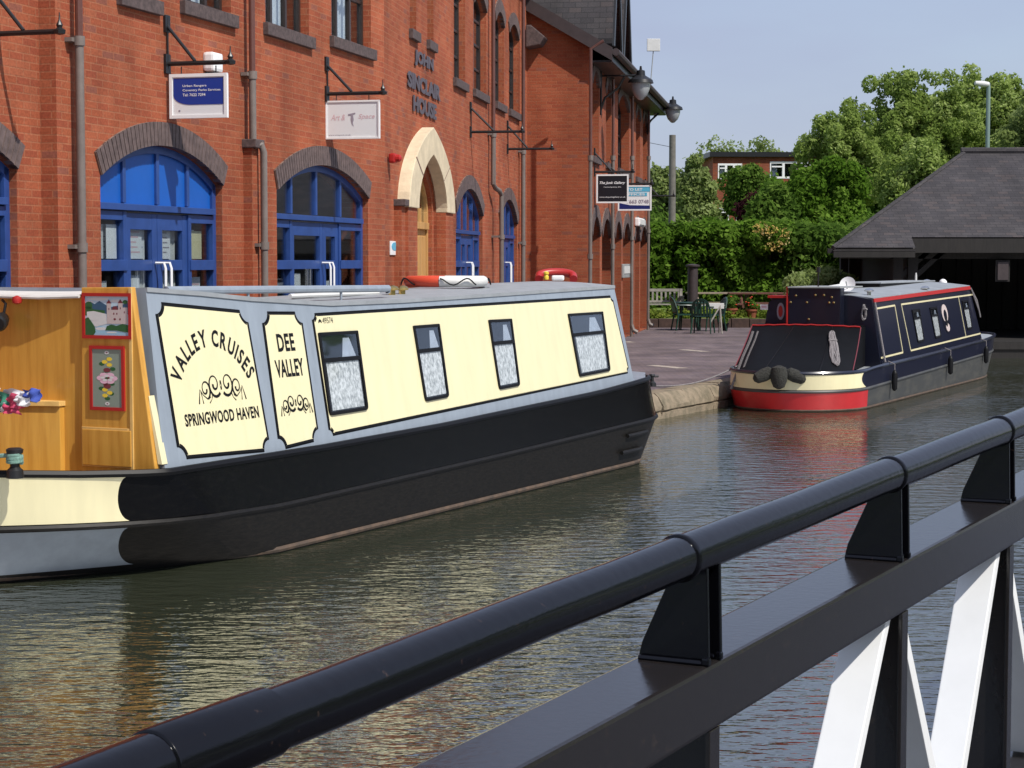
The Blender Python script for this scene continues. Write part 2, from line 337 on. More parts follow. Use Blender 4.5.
M['leafp']=leafm('leaf_purple',(.03,.010,.014),(.055,.018,.022),(.09,.04,.03))
M['leafy']=leafm('petals_yellow',(.60,.50,.12),(.65,.42,.16),(.75,.68,.35))
M['grass']=mat('grass_green',(.08,.14,.02),.95,col2=(.17,.22,.04),vs=3,bump=.4,bs=60)
# ------------------------------------------------------------------ foliage
def leaves(name,cent,rad,n,size,mt,parent,flat=(1,1,1),shell=.55,up=.25,sizes=None):
    """n leaf faces scattered through clumps: cent (k,3), rad (k,)"""
    cent=np.array(cent,float); rad=np.array(rad,float); k=len(cent)
    pr=rad**2; pr/=pr.sum(); idx=rng.choice(k,n,p=pr)
    d=rng.normal(size=(n,3)); d/=np.linalg.norm(d,axis=1)[:,None]
    rr=(shell+(1-shell)*rng.random(n))**.6
    rr=np.where(rng.random(n)<.10,rr*(1.05+.45*rng.random(n)),rr)
    P=cent[idx]+d*(rad[idx]*rr)[:,None]*np.array(flat)
    nn=d*.7+rng.normal(size=(n,3))*.6; nn[:,2]+=up; nn/=np.linalg.norm(nn,axis=1)[:,None]
    a=rng.normal(size=(n,3)); t1=np.cross(nn,a); t1/=np.linalg.norm(t1,axis=1)[:,None]; t2=np.cross(nn,t1)
    s=size*(.6+.8*rng.random(n)); s1=s[:,None]; s2=(s*(.45+.3*rng.random(n)))[:,None]
    V=np.stack([P-t1*s1,P-t2*s2*.9+t1*s1*.1,P+t1*s1,P+t2*s2],1).reshape(-1,3)
    off=np.array(wloc(parent)) if parent else np.zeros(3)
    me=bpy.data.meshes.new(name); me.vertices.add(4*n); me.vertices.foreach_set('co',(V-off).ravel().astype(np.float32))
    me.loops.add(4*n); me.loops.foreach_set('vertex_index',np.arange(4*n,dtype=np.int32))
    me.polygons.add(n); me.polygons.foreach_set('loop_start',np.arange(0,4*n,4,dtype=np.int32)); me.polygons.foreach_set('loop_total',np.full(n,4,dtype=np.int32))
    me.update(calc_edges=True)
    at=me.attributes.new('leaf_tint','FLOAT','FACE'); ct=rng.random(k)*.5
    at.data.foreach_set('value',np.clip(ct[idx]+rng.random(n)*.55-.02,0,1).astype(np.float32))
    me.materials.append(mt)
    o=bpy.data.objects.new(name,me); COL.objects.link(o)
    if parent: o.parent=parent
    return o
def crown_clumps(c,r,k,cr,low=-.75):
    """clump centres spread over and through an uneven ellipsoid"""
    C=[];Rd=[]
    while len(C)<k:
        d=rng.normal(size=3); d/=np.linalg.norm(d)
        if d[2]<low: continue
        rr=rng.random()**.4*(.86+.2*math.sin(3*d[0]+2.3*d[2]+c[0])*math.cos(4*d[1]+c[1]))
        C.append(np.array(c)+d*rr*np.array(r)); Rd.append(cr*(.55+.8*rng.random()))
    return C,Rd
def tree(name,label,group,base,height,cen,r,k,cr,n,size,mt,tr=.25,cat='tree'):
    e=empty(name,base,0,label,cat,group); b=Vector(base)
    C,Rd=crown_clumps(cen,r,k,cr)
    tk=MB(); top=Vector(cen)+Vector((0,0,r[2]*.4))
    tk.tube([b-Vector((0,0,.2)),b+(top-b)*.3+Vector((.1,0,0)),b+(top-b)*.65,top],[tr*1.25,tr*.85,tr*.5,tr*.15],8)
    for i in range(9):
        q=Vector(C[int(rng.integers(len(C)))]); f=.3+.06*i; s0=b+(top-b)*f
        mid=s0.lerp(q,.5)+Vector((0,0,.2)); tk.tube([s0,mid,q],[tr*.38,tr*.25,tr*.07],6)
    tk.build('trunk',M['bark'],e,smooth=True)
    leaves('crown',C,Rd,n,size,mt,e)
    return e
# ------------------------------------------------------------------ writing
def textmesh(txt,size=1.0,offset=0,shear=0,extrude=0,spacing=1.0,align='CENTER'):
    cu=bpy.data.curves.new('t','FONT'); cu.body=txt; cu.size=size; cu.offset=offset; cu.shear=shear; cu.extrude=extrude; cu.align_x=align; cu.align_y='CENTER'; cu.space_character=spacing; cu.resolution_u=3
    o=bpy.data.objects.new('t',cu); COL.objects.link(o); dg=bpy.context.evaluated_depsgraph_get(); dg.update()
    me=bpy.data.meshes.new_from_object(o.evaluated_get(dg)); V=[Vector(v.co) for v in me.vertices]; Fc=[tuple(p.vertices) for p in me.polygons]
    bpy.data.objects.remove(o); bpy.data.curves.remove(cu); bpy.data.meshes.remove(me); return V,Fc
def put_text(mb,txt,cx,cy,h,T,wid=None,sx=1,rot=0,lift=0,**k):
    V,Fc=textmesh(txt,1.0,**k)
    if not V: return
    x0=min(v.x for v in V); x1=max(v.x for v in V); y0=min(v.y for v in V); y1=max(v.y for v in V); sc=h/(y1-y0); s_x=(wid/(x1-x0)) if wid else sc*sx
    c,s=math.cos(rot),math.sin(rot); vs=[]
    for v in V:
        x=(v.x-(x0+x1)/2)*s_x; y=(v.y-(y0+y1)/2)*sc; vs.append((cx+x*c-y*s,cy+x*s+y*c,v.z*(h if k.get('extrude') else 1)+lift))
    mb.add(vs,Fc,T)
def arch_pts(s0,s1,zs,zc,kind='seg',n=24):
    """points from s0 to s1 along the arch, spring height zs, crown zc"""
    a=(s1-s0)/2; c=(s0+s1)/2; r=zc-zs; out=[]
    if kind=='pt' :
        q=(zc-zs)/(1.732*a); return [(x,zs+(z-zs)*q) for x,z in arch_pts(s0,s1,zs,zs+1.732*a,'pt0',n)]
    if kind=='seg':
        Rr=(a*a+r*r)/(2*r); z0=zc-Rr; th=math.atan2(a,zs-z0)
        for i in range(n+1):
            t=-th+2*th*i/n; out.append((c+Rr*math.sin(t),z0+Rr*math.cos(t)))
    else:
        Rr=(a*a+r*r)/(2*a); th=math.atan2(r,Rr-a); th=math.asin(min(1,r/Rr))
        h=n//2
        for i in range(h+1): t=th*i/h; out.append((s0+Rr-Rr*math.cos(t),zs+Rr*math.sin(t)))
        for i in range(h-1,-1,-1): t=th*i/h; out.append((s1-Rr+Rr*math.cos(t),zs+Rr*math.sin(t)))
    return out
def offset_arch(pts,w):
    out=[]; n=len(pts)
    for i,p in enumerate(pts):
        q0=pts[max(i-1,0)]; q1=pts[min(i+1,n-1)]; tx,ty=q1[0]-q0[0],q1[1]-q0[1]; l=math.hypot(tx,ty) or 1
        out.append((p[0]-ty/l*w,p[1]+tx/l*w))
    return out
# ================================================================== THE SETTING
GZ=.32
E26=Vector((.445,.8955,0)); N26=Vector((.8955,-.445,0))       # canal direction, and its right-hand normal
Q0=Vector((-3.97,13.64,0))
def qp(u,v=0,z=0): return Q0+E26*u-N26*v+Vector((0,0,z))        # v>0: landward of the quay edge
q_near=qp(-45); q_far=qp(31.2)                                   # far corner of the basin
basin=[(q_near.x,q_near.y),(q_far.x,q_far.y),(q_far.x+34,q_far.y+.5),(q_far.x+34,-40)]
V,Fc=fillpoly([(-500,-200),(700,-200),(700,1200),(-500,1200)],[basin],GZ-.01)
g=MB(); g.add(V,Fc)
b3=[Vector((p[0],p[1],0)) for p in basin]
for i in range(4):
    a,b=b3[i],b3[(i+1)%4]; g.add([a+Vector((0,0,GZ-.01)),b+Vector((0,0,GZ-.01)),b+Vector((0,0,-1.5)),a+Vector((0,0,-1.5))],[(0,1,2,3)])
tag(g.build('ground',M['grass']),kind='structure')
wt=MB(); wt.add([(-40,-60,0),(60,-60,0),(60,60,0),(-40,60,0)],[(0,1,2,3)])
tag(wt.build('water',M['water']),kind='structure')
pv=MB()
kf=atD(650,329,51.5)
pl=[qp(-45,-.02),qp(31.2,-.02),Vector((q_far.x+34,q_far.y+.52,0)),Vector((q_far.x+34,51.6,0)),Vector((-40,51.6,0)),Vector((-40,-30,0))]
pv.add([(p.x,p.y,GZ) for p in pl],[tuple(range(6))])
tag(pv.build('pavement',M['paving']),kind='structure')
mk=MB()
for (x0,y0),(x1,y1),wd in [((652,365.2),(683,368.2),.12),((682,349.5),(706,351.5),.12),((625,341.5),(632,342.3),.1),((697,400),(1,1),0)][:3]:
    a=onz(x0,y0,GZ+.004); b=onz(x1,y1,GZ+.004); t=(b-a).normalized(); nn=Vector((-t.y,t.x,0))*wd/2*2
    mk.add([a-nn,b-nn,b+nn,a+nn],[(0,1,2,3)])
tag(mk.build('pavement_marking',M['mark']),kind='structure')
# rough stone edge of the quay
cw=MB()
def quay_edge(a,b,seed):
    L=(b-a).length; t=(b-a).normalized(); nl=Vector((-t.y,t.x,0))   # nl: landward
    rr=random.Random(seed); s=0; k=0
    while s<L:
        l=rr.uniform(.5,1.1); e=min(L,s+l-.015); d0=rr.uniform(-.02,.015); h=rr.uniform(-.008,.012)
        rows=[]
        nseg=6
        for i in range(nseg+1):
            p=a+t*(s+(e-s)*i/nseg); j=lambda m=.02:rr.uniform(-m,m)*.45
            rows.append([p-nl*(.10+d0+j(.03))+Vector((0,0,-.7)),p-nl*(.12+d0+j(.04))+Vector((0,0,.03)),p-nl*(.125+d0+j(.03))+Vector((0,0,.085)),p-nl*(.095+d0)+Vector((0,0,.095)),p-nl*(.095+d0)+Vector((0,0,.108)),p-nl*(.13+d0+j(.03))+Vector((0,0,.118)),p-nl*(.13+d0+j(.035))+Vector((0,0,.17+j(.02))),p-nl*(.07+d0+j(.02))+Vector((0,0,GZ-.03+j(.01))),p-nl*(.01+d0)+Vector((0,0,GZ+.015+h+j(.006))),p+nl*.22+Vector((0,0,GZ+.02+h+j(.004))),p+nl*.34+Vector((0,0,GZ+.008)),p+nl*.36+Vector((0,0,GZ-.1))])
        cw.grid(rows); cw.add(rows[0],[tuple(range(12))]); cw.add(rows[-1],[tuple(range(11,-1,-1))])
        s+=l; k+=1
quay_edge(qp(-6),qp(31.2),3); 
tag(cw.build('quay_wall',M['cope'],smooth=True,angle=30),'rough sandstone coping wall along the edge of the brick quay','quay wall')
# ================================================================== FACADES
class Facet:
    def __init__(s,P,Q):
        s.P=Vector((P[0],P[1],0)); s.Q=Vector((Q[0],Q[1],0)); s.d=(s.Q-s.P).normalized(); s.n=Vector((s.d.y,-s.d.x,0)); s.L=(s.Q-s.P).length
        s.openings=[]
    def T(s,p): return s.P+s.d*p[0]+s.n*p[2]+Vector((0,0,p[1]))      # (along, height, outwards)
    def px(s,x,y,o=0):
        w_=onp(x,y,s.P+s.n*o,s.n); return (w_-s.P).dot(s.d),w_.z
    def wall(s,mb,z0,z1,th=.35,top=None):
        outer=[(0,z0),(s.L,z0),(s.L,z1),(0,z1)] if top is None else top
        V,Fc=fillpoly(outer,s.openings,0,s.T); mb.add(V,Fc)
        V,Fc=fillpoly(outer,s.openings,-th,s.T); mb.add(V,Fc)
        for lp in [outer]+s.openings:
            n=len(lp); vs=[(p[0],p[1],0) for p in lp]+[(p[0],p[1],-th) for p in lp]
            mb.add(vs,[(i,(i+1)%n,(i+1)%n+n,i+n) for i in range(n)],s.T)
def rectloop(a,b,c,d): return [(a,c),(b,c),(b,d),(a,d)]
P60=(-3.83,16.09);P43=(-3.98,16.13);P250=(-2.735,19.83);P385=(-1.62,24.3);P527=(.3,38.0);P590=(1.553,37.82)
a_=R(17.5); PA0=(P43[0]-math.sin(a_)*6,P43[1]-math.cos(a_)*6)
FA=Facet(PA0,P43);FS=Facet(P43,P60);FB=Facet(P60,P250);FC=Facet(P250,P385);FD=Facet(P385,P527)
FE=Facet(P527,P590);PF1=atD(648,300,51.0);FF=Facet(P590,(PF1.x,PF1.y))
B1=empty('office_building',(P385[0],P385[1],GZ),0,'red brick building with blue arched doors and a pointed stone doorway beside the narrowboat','building')
B2=empty('brick_wing_building',(P590[0],P590[1],GZ),0,'red brick wing with slate roof, dormers and a row of dark arches','building')
def brick_ring(f,pts,w_,parent,o=.025,n=30,wb=.07):
    """soldier course round an arch: separate bricks over a mortar bed, one mesh"""
    outer=offset_arch(pts,w_); mo=MB(); mo.band(outer,pts,-.02,o-.008,f.T,closed=False)
    a=mo.build('arch_mortar',M['mortar'],None)
    # cumulative length
    cum=[0]
    for i in range(1,len(pts)): cum.append(cum[-1]+math.dist(pts[i],pts[i-1]))
    def at(pl,t):
        for i in range(1,len(cum)):
            if t<=cum[i] or i==len(cum)-1:
                k=(t-cum[i-1])/max(1e-6,cum[i]-cum[i-1]); return (pl[i-1][0]+(pl[i][0]-pl[i-1][0])*k,pl[i-1][1]+(pl[i][1]-pl[i-1][1])*k)
    m=MB(); N=max(8,int(cum[-1]/wb)); st=cum[-1]/N
    for i in range(N):
        t0=i*st+.006;t1=(i+1)*st-.006
        m.prism([at(pts,t0),at(pts,t1),at(outer,t1),at(outer,t0)],-.05,o,f.T)
    r_=m.build('brick_arch',M['arch'],parent)
    a.parent=r_; a.data.transform(Matrix.Translation(-wloc(parent)))
    return r_
def arch_loop(sl,sr,zs,zc,kind='seg',z0=GZ+.02,n=24):
    p=arch_pts(sl,sr,zs,zc,kind,n); return p+[(sr,z0),(sl,z0)],p
def doorset(f,sl,sr,zs,zc,zt,dp,parent,kind='seg',fr=(.22,.5,.77),panels=False,posters=0,leafs=None,zr=2.07,name='arched_doorway'):
    loop,pts=arch_loop(sl,sr,zs,zc,kind); f.openings.append(loop)
    brick_ring(f,pts,.22,parent)
    W=sr-sl; m=MB(); T=f.T; o0,o1=-dp-.07,-dp
    inner=offset_arch(pts,-.075); m.band(pts,inner,o0,o1,T,closed=False)
    m.box((sl,GZ+.02,o0),(sl+.075,zs+.02,o1),T); m.box((sr-.075,GZ+.02,o0),(sr,zs+.02,o1),T)
    m.box((sl+.07,zt-.03,o0-.01),(sr-.07,zt+.03,o1+.035),T)
    fs=[sl+W*q for q in fr]
    def ztop(s):
        for i in range(1,len(pts)):
            if pts[i][0]>=s: 
                k=(s-pts[i-1][0])/max(1e-6,pts[i][0]-pts[i-1][0]); return pts[i-1][1]+(pts[i][1]-pts[i-1][1])*k
        return zs
    for s in fs: m.box((s-.03,zt+.04,o0),(s+.03,ztop(s)-.05,o1-.004),T)
    # side lights
    L=leafs or (fr[0],fr[-1]); dl,dr=sl+W*L[0],sl+W*L[1]
    for a,b in ((sl+.07,dl),(dr,sr-.07)):
        m.box((a,zt-.12,o0),(b,zt-.04,o1-.002),T)
        m.box((a,zr-.05,o0-.005),(b,zr+.05,o1+.02),T); m.box((a,GZ+.02,o0),(b,GZ+.5,o1-.006),T)
    m.box((dl-.045,GZ+.02,o0),(dl+.02,zt-.04,o1+.004),T); m.box((dr-.02,GZ+.02,o0),(dr+.045,zt-.04,o1+.004),T)
    fm=m.build(name,M['blue'],parent,bevel=.004)
    # leaves
    mid=(dl+dr)/2 if leafs is None else dl+(dr-dl)*leafs[2] if len(leafs)>2 else (dl+dr)/2
    for a,b,sd_ in ((dl+.02,mid-.004,1),(mid+.004,dr-.02,-1)):
        q=MB(); st=.1
        q.box((a,GZ+.03,o0+.01),(a+st,zt-.05,o1-.012),T); q.box((b-st,GZ+.03,o0+.01),(b,zt-.05,o1-.012),T)
        q.box((a+st,zt-.2,o0+.01),(b-st,zt-.05,o1-.014),T); q.box((a+st,zr-.05,o0+.01),(b-st,zr+.05,o1-.014),T); q.box((a+st,GZ+.03,o0+.01),(b-st,GZ+.35,o1-.014),T)
        lf=q.build('door_leaf',M['blue'],fm,bevel=.004)
    for s in (mid-.06,mid+.06):
        h=MB(); h.tube([T((s,zr-.85,o1)),T((s,zr-.85,o1+.09)),T((s,zr-.8,o1+.1)),T((s,zr-.03,o1+.1)),T((s,zr+.02,o1+.085)),T((s,zr+.02,o1))],.014,6); h.build('door_handle',M['white'],fm,smooth=True)
    g=MB(); g.prism([(p[0],p[1]) for p in offset_arch(pts,-.03)]+[(sr-.03,zt),(sl+.03,zt)],-dp-.045,-dp-.03,T)
    g.build('head_panel' if panels else 'fanlight_pane',M['bluep'] if panels else M['glass'],fm)
    g=MB(); g.box((sl+.03,GZ+.1,-dp-.05),(sr-.03,zt-.01,-dp-.04),T); g.build('glass_pane',M['glass'],fm)
    if panels:
        q=MB()
        for a,b in ((dl+.1,mid-.08),(mid+.1,dr-.1)):
            for i in range(7): w3=(b-a)/7; q.add([T(Vector(p_)) for p_ in ((a+i*w3,GZ+.3,-dp-.13),(a+(i+.8)*w3,GZ+.3,-dp-.10),(a+(i+.8)*w3,zt-.1,-dp-.10),(a+i*w3,zt-.1,-dp-.13))],[(0,1,2,3)])
        q.build('vertical_blind',M['offw'],fm,fix=False)
    if posters:
        rr=random.Random(posters); cols=['white','offw','signgrey','cloth','white','psky','cream']
        cells=[(a,b,z0_,z1_) for a,b in ((sl+.09,dl-.06),(dl+.13,mid-.11),(mid+.11,dr-.13),(dr+.06,sr-.09)) for z0_,z1_ in ((zr+.06,zt-.2),(zr-.6,zr-.07))]
        for i in range(posters if posters<10 else 22):
            a,b,z0_,z1_=cells[i%8] if posters>=10 else rr.choice(cells[2:6]); ww=min(b-a-.02,rr.uniform(.16,.26)); hh=rr.uniform(.24,.36) if posters>=10 else .2; s=a+rr.random()*max(0,b-a-ww); z=z0_+rr.random()*max(0,z1_-z0_-hh)
            if z+hh>zt-.16: hh=zt-.16-z
            q=MB(); q.box((s,z,-dp-.058-.003*i),(s+ww,z+hh,-dp-.056-.003*i),T)
            if i%3==0:
                q.build('poster',M[cols[i%len(cols)]],fm)
            else:
                p_=q.build('poster',M[cols[i%len(cols)]],fm)
                t_=MB()
                for k in range(5): t_.box((s+.02,z+hh*(.18+.15*k),-dp-.0555-.003*i),(s+ww*rr.uniform(.5,.9),z+hh*(.22+.15*k),-dp-.0550-.003*i),T)
                t_.build('poster_print',M[rr.choice(['greyt','signblue','pinkt','greyt'])],p_)
    # dim room behind
    r_=MB(); r_.box((sl-.3,GZ,-1.9),(sr+.3,zc+.1,-.36),T); me=r_.build('dim_room',M['room'],fm)
    bm=bmesh.new(); bm.from_mesh(me.data)
    dl_=[fc for fc in bm.faces if abs((fc.calc_center_median()+wloc(B1 if parent is B1 else parent)-f.T(Vector(((sl+sr)/2,(GZ+zc+.1)/2,-.36)))).length)<.05]
    bmesh.ops.delete(bm,geom=dl_,context='FACES'); bm.to_mesh(me.data); bm.free()
    return fm
def sash(f,sl,sr,z0,z1,parent,dp=.1,arch=0,cols=2,rows=3,curtain=True,dark=False,mat_='brownf'):
    kind='seg'
    if arch:
        pts=arch_pts(sl,sr,z1-arch,z1,kind,10); f.openings.append(pts+[(sr,z0),(sl,z0)]); brick_ring(f,pts,.22,parent,n=10)
    else:
        pts=[(sl,z1),(sr,z1)]; f.openings.append(rectloop(sl,sr,z0,z1))
    T=f.T; m=MB(); o0,o1=-dp-.06,-dp; fw=.055
    m.box((sl,z0,o0),(sl+fw,z1-arch,o1),T); m.box((sr-fw,z0,o0),(sr,z1-arch,o1),T); m.box((sl+fw,z0,o0),(sr-fw,z0+fw,o1),T)
    if arch: m.band(pts,offset_arch(pts,-fw),o0,o1,T,closed=False)
    else: m.box((sl+fw,z1-fw,o0),(sr-fw,z1,o1),T)
    for i in range(1,cols): s=sl+(sr-sl)*i/cols; m.box((s-.03,z0+fw,o0),(s+.03,z1-fw-arch*.3,o1-.006),T)
    for i in range(1,rows): z=z0+(z1-z0)*i/rows; m.box((sl+fw,z-.02,o0),(sr-fw,z+.02,o1-.01),T)
    w_=m.build('window',M[mat_],parent,bevel=.003)
    g=MB(); g.box((sl+.02,z0+.02,-dp-.04),(sr-.02,z1-.02-(arch*.9 if arch else 0),-dp-.033),T); g.build('pane',M['glass'],w_)
    s_=MB(); s_.box((sl-.07,z0-.13,-.1),(sr+.07,z0-.001,.06),T); s_.build('window_sill',M['sill'],w_,bevel=.006)
    if curtain:
        c=MB()
        for a,b in ((sl+.06,sl+(sr-sl)*.40),(sl+(sr-sl)*.56,sr-.07)):
            rows_=[]
            for z in (z0+.05,z1-.05): rows_.append([T(Vector((a+(b-a)*i/14,z,-dp-.13+.02*math.sin(i*1.7)))) for i in range(15)])
            c.grid(rows_)
        c.build('curtain',M['cloth'],w_,fix=False)
    k=MB(); k.box((sl-.05,z0-.05,-.9),(sr+.05,z1+.05,-.86),T); k.build('dark_room',M['dark'],w_)
    return w_
# ---- doors of the office building
sl,zA=FB.px(100,173); sr,zB=FB.px(222,187.5); sc,zC=FB.px(157,145); _,zt=FB.px(158,208.5)
zs=(zA+zB)/2
doorset(FB,sl,sr,zs,zC,zt,.07,B1,panels=True,posters=36,fr=(.235,.50,.755))
W1=sr-sl
sl2,zA=FC.px(276.5,189); sr2,zB=FC.px(368,199.5); _,zC2=FC.px(318,164.5); _,zt2=FC.px(320,218.5)
doorset(FC,sl2,sr2,(zA+zB)/2,zC2,zt2,.07,B1,panels=False,posters=3,fr=(.21,.47,.74),leafs=(.2,.72,.66))
s0,_=FA.px(16.5,170); _,zsA=FA.px(16.5,170)
doorset(FA,s0-W1*.98,s0,zs,zC,zt,.07,B1,panels=False,posters=0,fr=(.235,.50,.77))
sl3,_=FD.px(455.8,216); sr3,z3=FD.px(482.5,216.5); _,zc3=FD.px(468,188.5); _,zt3=FD.px(466,232)
doorset(FD,sl3,sr3,z3,zc3,zt3,.06,B1,fr=(.3,.52,.75),posters=1)
sl4,_=FD.px(499.5,224); sr4,z4=FD.px(517,224.5); _,zc4=FD.px(506,199); _,zt4=FD.px(507,236.5)
doorset(FD,sl4,sr4,z4,zc4,zt4,.06,B1,fr=(.3,.52,.75))
# ---- upper windows
ZT=6.45
for f,x0,x1,yb,co in ((FB,120,155,-4,2),(FB,183,231,8,3),(FC,265.5,309,30,3),(FC,331.5,371,43,3)):
    a,z=f.px(x0,yb if f is FB else yb-6); b,_=f.px(x1,yb); _,z=f.px((x0+x1)/2,yb); sash(f,a,b,z,ZT,B1,cols=co,rows=3)
_,zw=FD.px(412.5,30.5)
for x0,x1 in ((409.8,416.3),(427.3,433.5)):
    a,_=FD.px(x0,31); b,_=FD.px(x1,36); sash(FD,a,b,zw,ZT+.5,B1,cols=1,rows=4,curtain=False)
_,zw=FD.px(458,80)
for x0,x1 in ((453.8,465.2),(473.5,486.2),(495.2,504),(508.8,518.5)):
    a,_=FD.px(x0,80); b,_=FD.px(x1,90); sash(FD,a,b,zw,6.55,B1,arch=.22,cols=2,rows=4,curtain=(x0<460))
# ---- pointed stone doorway
o=.17
xl,_=FD.px(410,206,o); xr,_=FD.px(455.5,211,o); il,_=FD.px(415.8,206,o); ir,_=FD.px(449,211,o)
_,zsp=FD.px(410,207,o); _,za=FD.px(432,126.5,o); _,zi=FD.px(433,154.5,o)
il=xl+(xr-xl)*.19; ir=xr-(xr-xl)*.19
lp,ipts=arch_loop(il,ir,zsp,zi,'pt',n=28); FD.openings.append(lp)
opts=arch_pts(xl,xr,zsp,za,'pt',28)
m=MB(); m.band(opts,ipts,-.03,o,FD.T,closed=False)
portal=m.build('stone_arch',M['stone'],B1,bevel=.012)
m=MB()
for k in (7,21):        # stepped joints of the voussoirs
    a,b=opts[k],ipts[k]; m.prism([(a[0]-.012,a[1]-.012),(a[0]+.012,a[1]+.012),(b[0]+.012,b[1]+.012),(b[0]-.012,b[1]-.012)],o-.01,o+.003,FD.T)
m.build('stone_joint',M['mortar'],portal)
m=MB()
for a,b in ((xl+.04,il),(ir,xr-.04)): m.box((a,GZ,.002),(b,zsp-.002,o-.03),FD.T)
m.box((il-.002,GZ,-.34),(il+.12,zsp-.002,-.04),FD.T); m.box((ir-.12,GZ,-.34),(ir+.002,zsp-.002,-.04),FD.T)
p2=arch_pts(il+.12,ir-.12,zsp,zi-.15,'pt',28); m.band(ipts,p2,-.34,-.04,FD.T,closed=False)
m.build('brick_pier',M['brick'],portal)
m=MB(); T=FD.T; pl_,pr_=il+.12,ir-.12; dpp=-.10
m.band(p2,offset_arch(p2,-.07),dpp-.06,dpp,T,closed=False); m.box((pl_,GZ,dpp-.06),(pl_+.08,zsp,dpp),T); m.box((pr_-.08,GZ,dpp-.06),(pr_,zsp,dpp),T)
_,ztr=FD.px(424,226,dpp); m.box((pl_+.07,ztr-.05,dpp-.06),(pr_-.07,ztr+.05,dpp+.03),T)
mid=(pl_+pr_)/2
for s in (-.25,.0,.25): m.box((mid+s*(pr_-pl_)-.025,ztr+.04,dpp-.055),(mid+s*(pr_-pl_)+.025,zi-.16-abs(s)*1.9-.1,dpp-.008),T)
m.box((pl_+.07,GZ+.02,dpp-.055),(pr_-.07,ztr-.05,dpp-.03),T)
for a,b in ((pl_+.1,mid-.03),(mid+.03,pr_-.1)):
    for i in range(3):
        w3=(b-a)/3; m.box((a+w3*i+.02,GZ+.2,dpp-.035),(a+w3*(i+1)-.02,ztr-.15,dpp-.012),T)
dr_=m.build('wooden_door',M['pine'],portal,bevel=.006)
g=MB(); g.box((pl_+.03,ztr,dpp-.05),(pr_-.03,zi-.3,dpp-.045),T); g.build('glass_pane',M['glass'],dr_)
m=MB(); m.box((il-.1,GZ,-1.4),(ir+.1,zi+.3,-1.3),T); m.build('dark_room',M['dark'],dr_)
# ---- raised lettering over the doorway
m=MB()
for txt,x0,x1,y0,y1 in (('JOHN',413.5,432,48.5,70),('SINCLAIR',406.5,439,70,94),('HOUSE',412,435,94.5,119)):
    a,za_=FD.px(x0,y0); b,zb_=FD.px(x1,y0+ (x1-x0)*.30); c_,zc_=FD.px(x0,y0+16.5)
    put_text(m,txt,(a+b)/2,za_-(za_-zc_)/2,(za_-zc_),FD.T,wid=b-a,offset=.045,extrude=.03,lift=.018)
m.build('lettering',M['letter'],B1)
# ---- pier and stone ledge where the facade turns
def pierbox(f,x0,x1,y,nm=True):
    a,z=f.px(x0,y); b,_=f.px(x1,y); m=MB(); m.box((a,GZ,-.1),(b,z,.10),f.T); m.build('brick_pier',M['brick'],B1)
    m=MB(); m.prism([(a-.03,z+.001),(b+.03,z+.001),(b+.03,z+.09),(a-.03,z+.09)],-.09,.16,f.T); m.build('stone_ledge',M['sill'],B1,bevel=.01)
pierbox(FB,243,249.5,148)
pierbox(FD,394,398.5,206)
# ---- drainpipes
def pipe(f,x,parent,segs,r=.035,y0=-60,jog=None):
    s,_=f.px(x,100,.09)
    m=MB(); top=7.9 if parent is B1 else 6.4
    zj=segs
    m.tube([f.T((s,zj,.09)),f.T((s,top,.09))],r*.85,10)
    pi=m.build('drainpipe',M['pipeb'],parent,smooth=True)
    m=MB()
    if jog:
        s2,_=f.px(jog[0],150,.13); _,z1=f.px(x,jog[1],.09); _,z2=f.px(x,jog[1]+8,.09)
        pts=[(s,zj,.09),(s,z1,.09),(s+(s2-s)*.3,z1-.07,.11),(s2-(s2-s)*.2,z2+.03,.15),(s2,z2-.05,.17),(s2,GZ,.17)]
    else: pts=[(s,zj,.09),(s,GZ,.09)]; 
    m.tube([f.T(p) for p in pts],r,12)
    for q in [zj]+[zj-1.75-1.8*i for i in range(4) if zj-1.75-1.8*i>GZ+.2]:
        ss=pts[-1][0] if (jog and q<z2) else s; oo=pts[-1][2] if (jog and q<z2) else .09
        m.tube([f.T((ss,q-.05,oo)),f.T((ss,q+.03,oo))],r*1.3,12); m.box((ss-.09,q-.02,0),(ss+.09,q+.015,oo-.02),f.T)
    m.build('lower_pipe',M['pipe'],pi,smooth=True)
_,z=FB.px(80,40,.09); pipe(FB,80,B1,z,r=.038)
_,z=FC.px(251.5,74,.09); pipe(FC,252.5,B1,z,r=.038,jog=(260,139))
_,z=FD.px(493,134,.09); pipe(FD,493.3,B1,z,r=.042,jog=(499.3,184))
_,z=FD.px(524.5,152,.09); pipe(FD,523.3,B1,z,r=.042)
# ---- walls and roof
m=MB()
for f in (FA,FS,FB,FC,FD): f.wall(m,GZ-.15,8.0)
bk=[f for f in (FA,FB,FC,FD)]
pts=[FA.P,FA.Q,FB.Q,FC.Q,FD.Q]; inn=Vector((-.97,.24,0))*8.5
m.grid([[p+inn*1+Vector((0,0,GZ-.15)) for p in pts],[p+inn+Vector((0,0,8)) for p in pts]])
for p in (FA.P,FD.Q): m.add([p+Vector((0,0,GZ)),p+inn+Vector((0,0,GZ)),p+inn+Vector((0,0,8)),p+Vector((0,0,8))],[(0,1,2,3)])
m.build('wall',M['brick'],B1)
m=MB(); up=lambda p,k,z: p+inn*k+Vector((0,0,z))
m.grid([[up(p,-.05,7.9) for p in pts],[up(p,.5,11) for p in pts],[up(p,1.05,7.9) for p in pts],[up(p,1.05,7.75) for p in pts],[up(p,.5,10.8) for p in pts],[up(p,-.05,7.75) for p in pts],[up(p,-.05,7.9) for p in pts]])
m.build('roof',M['slate'],B1)
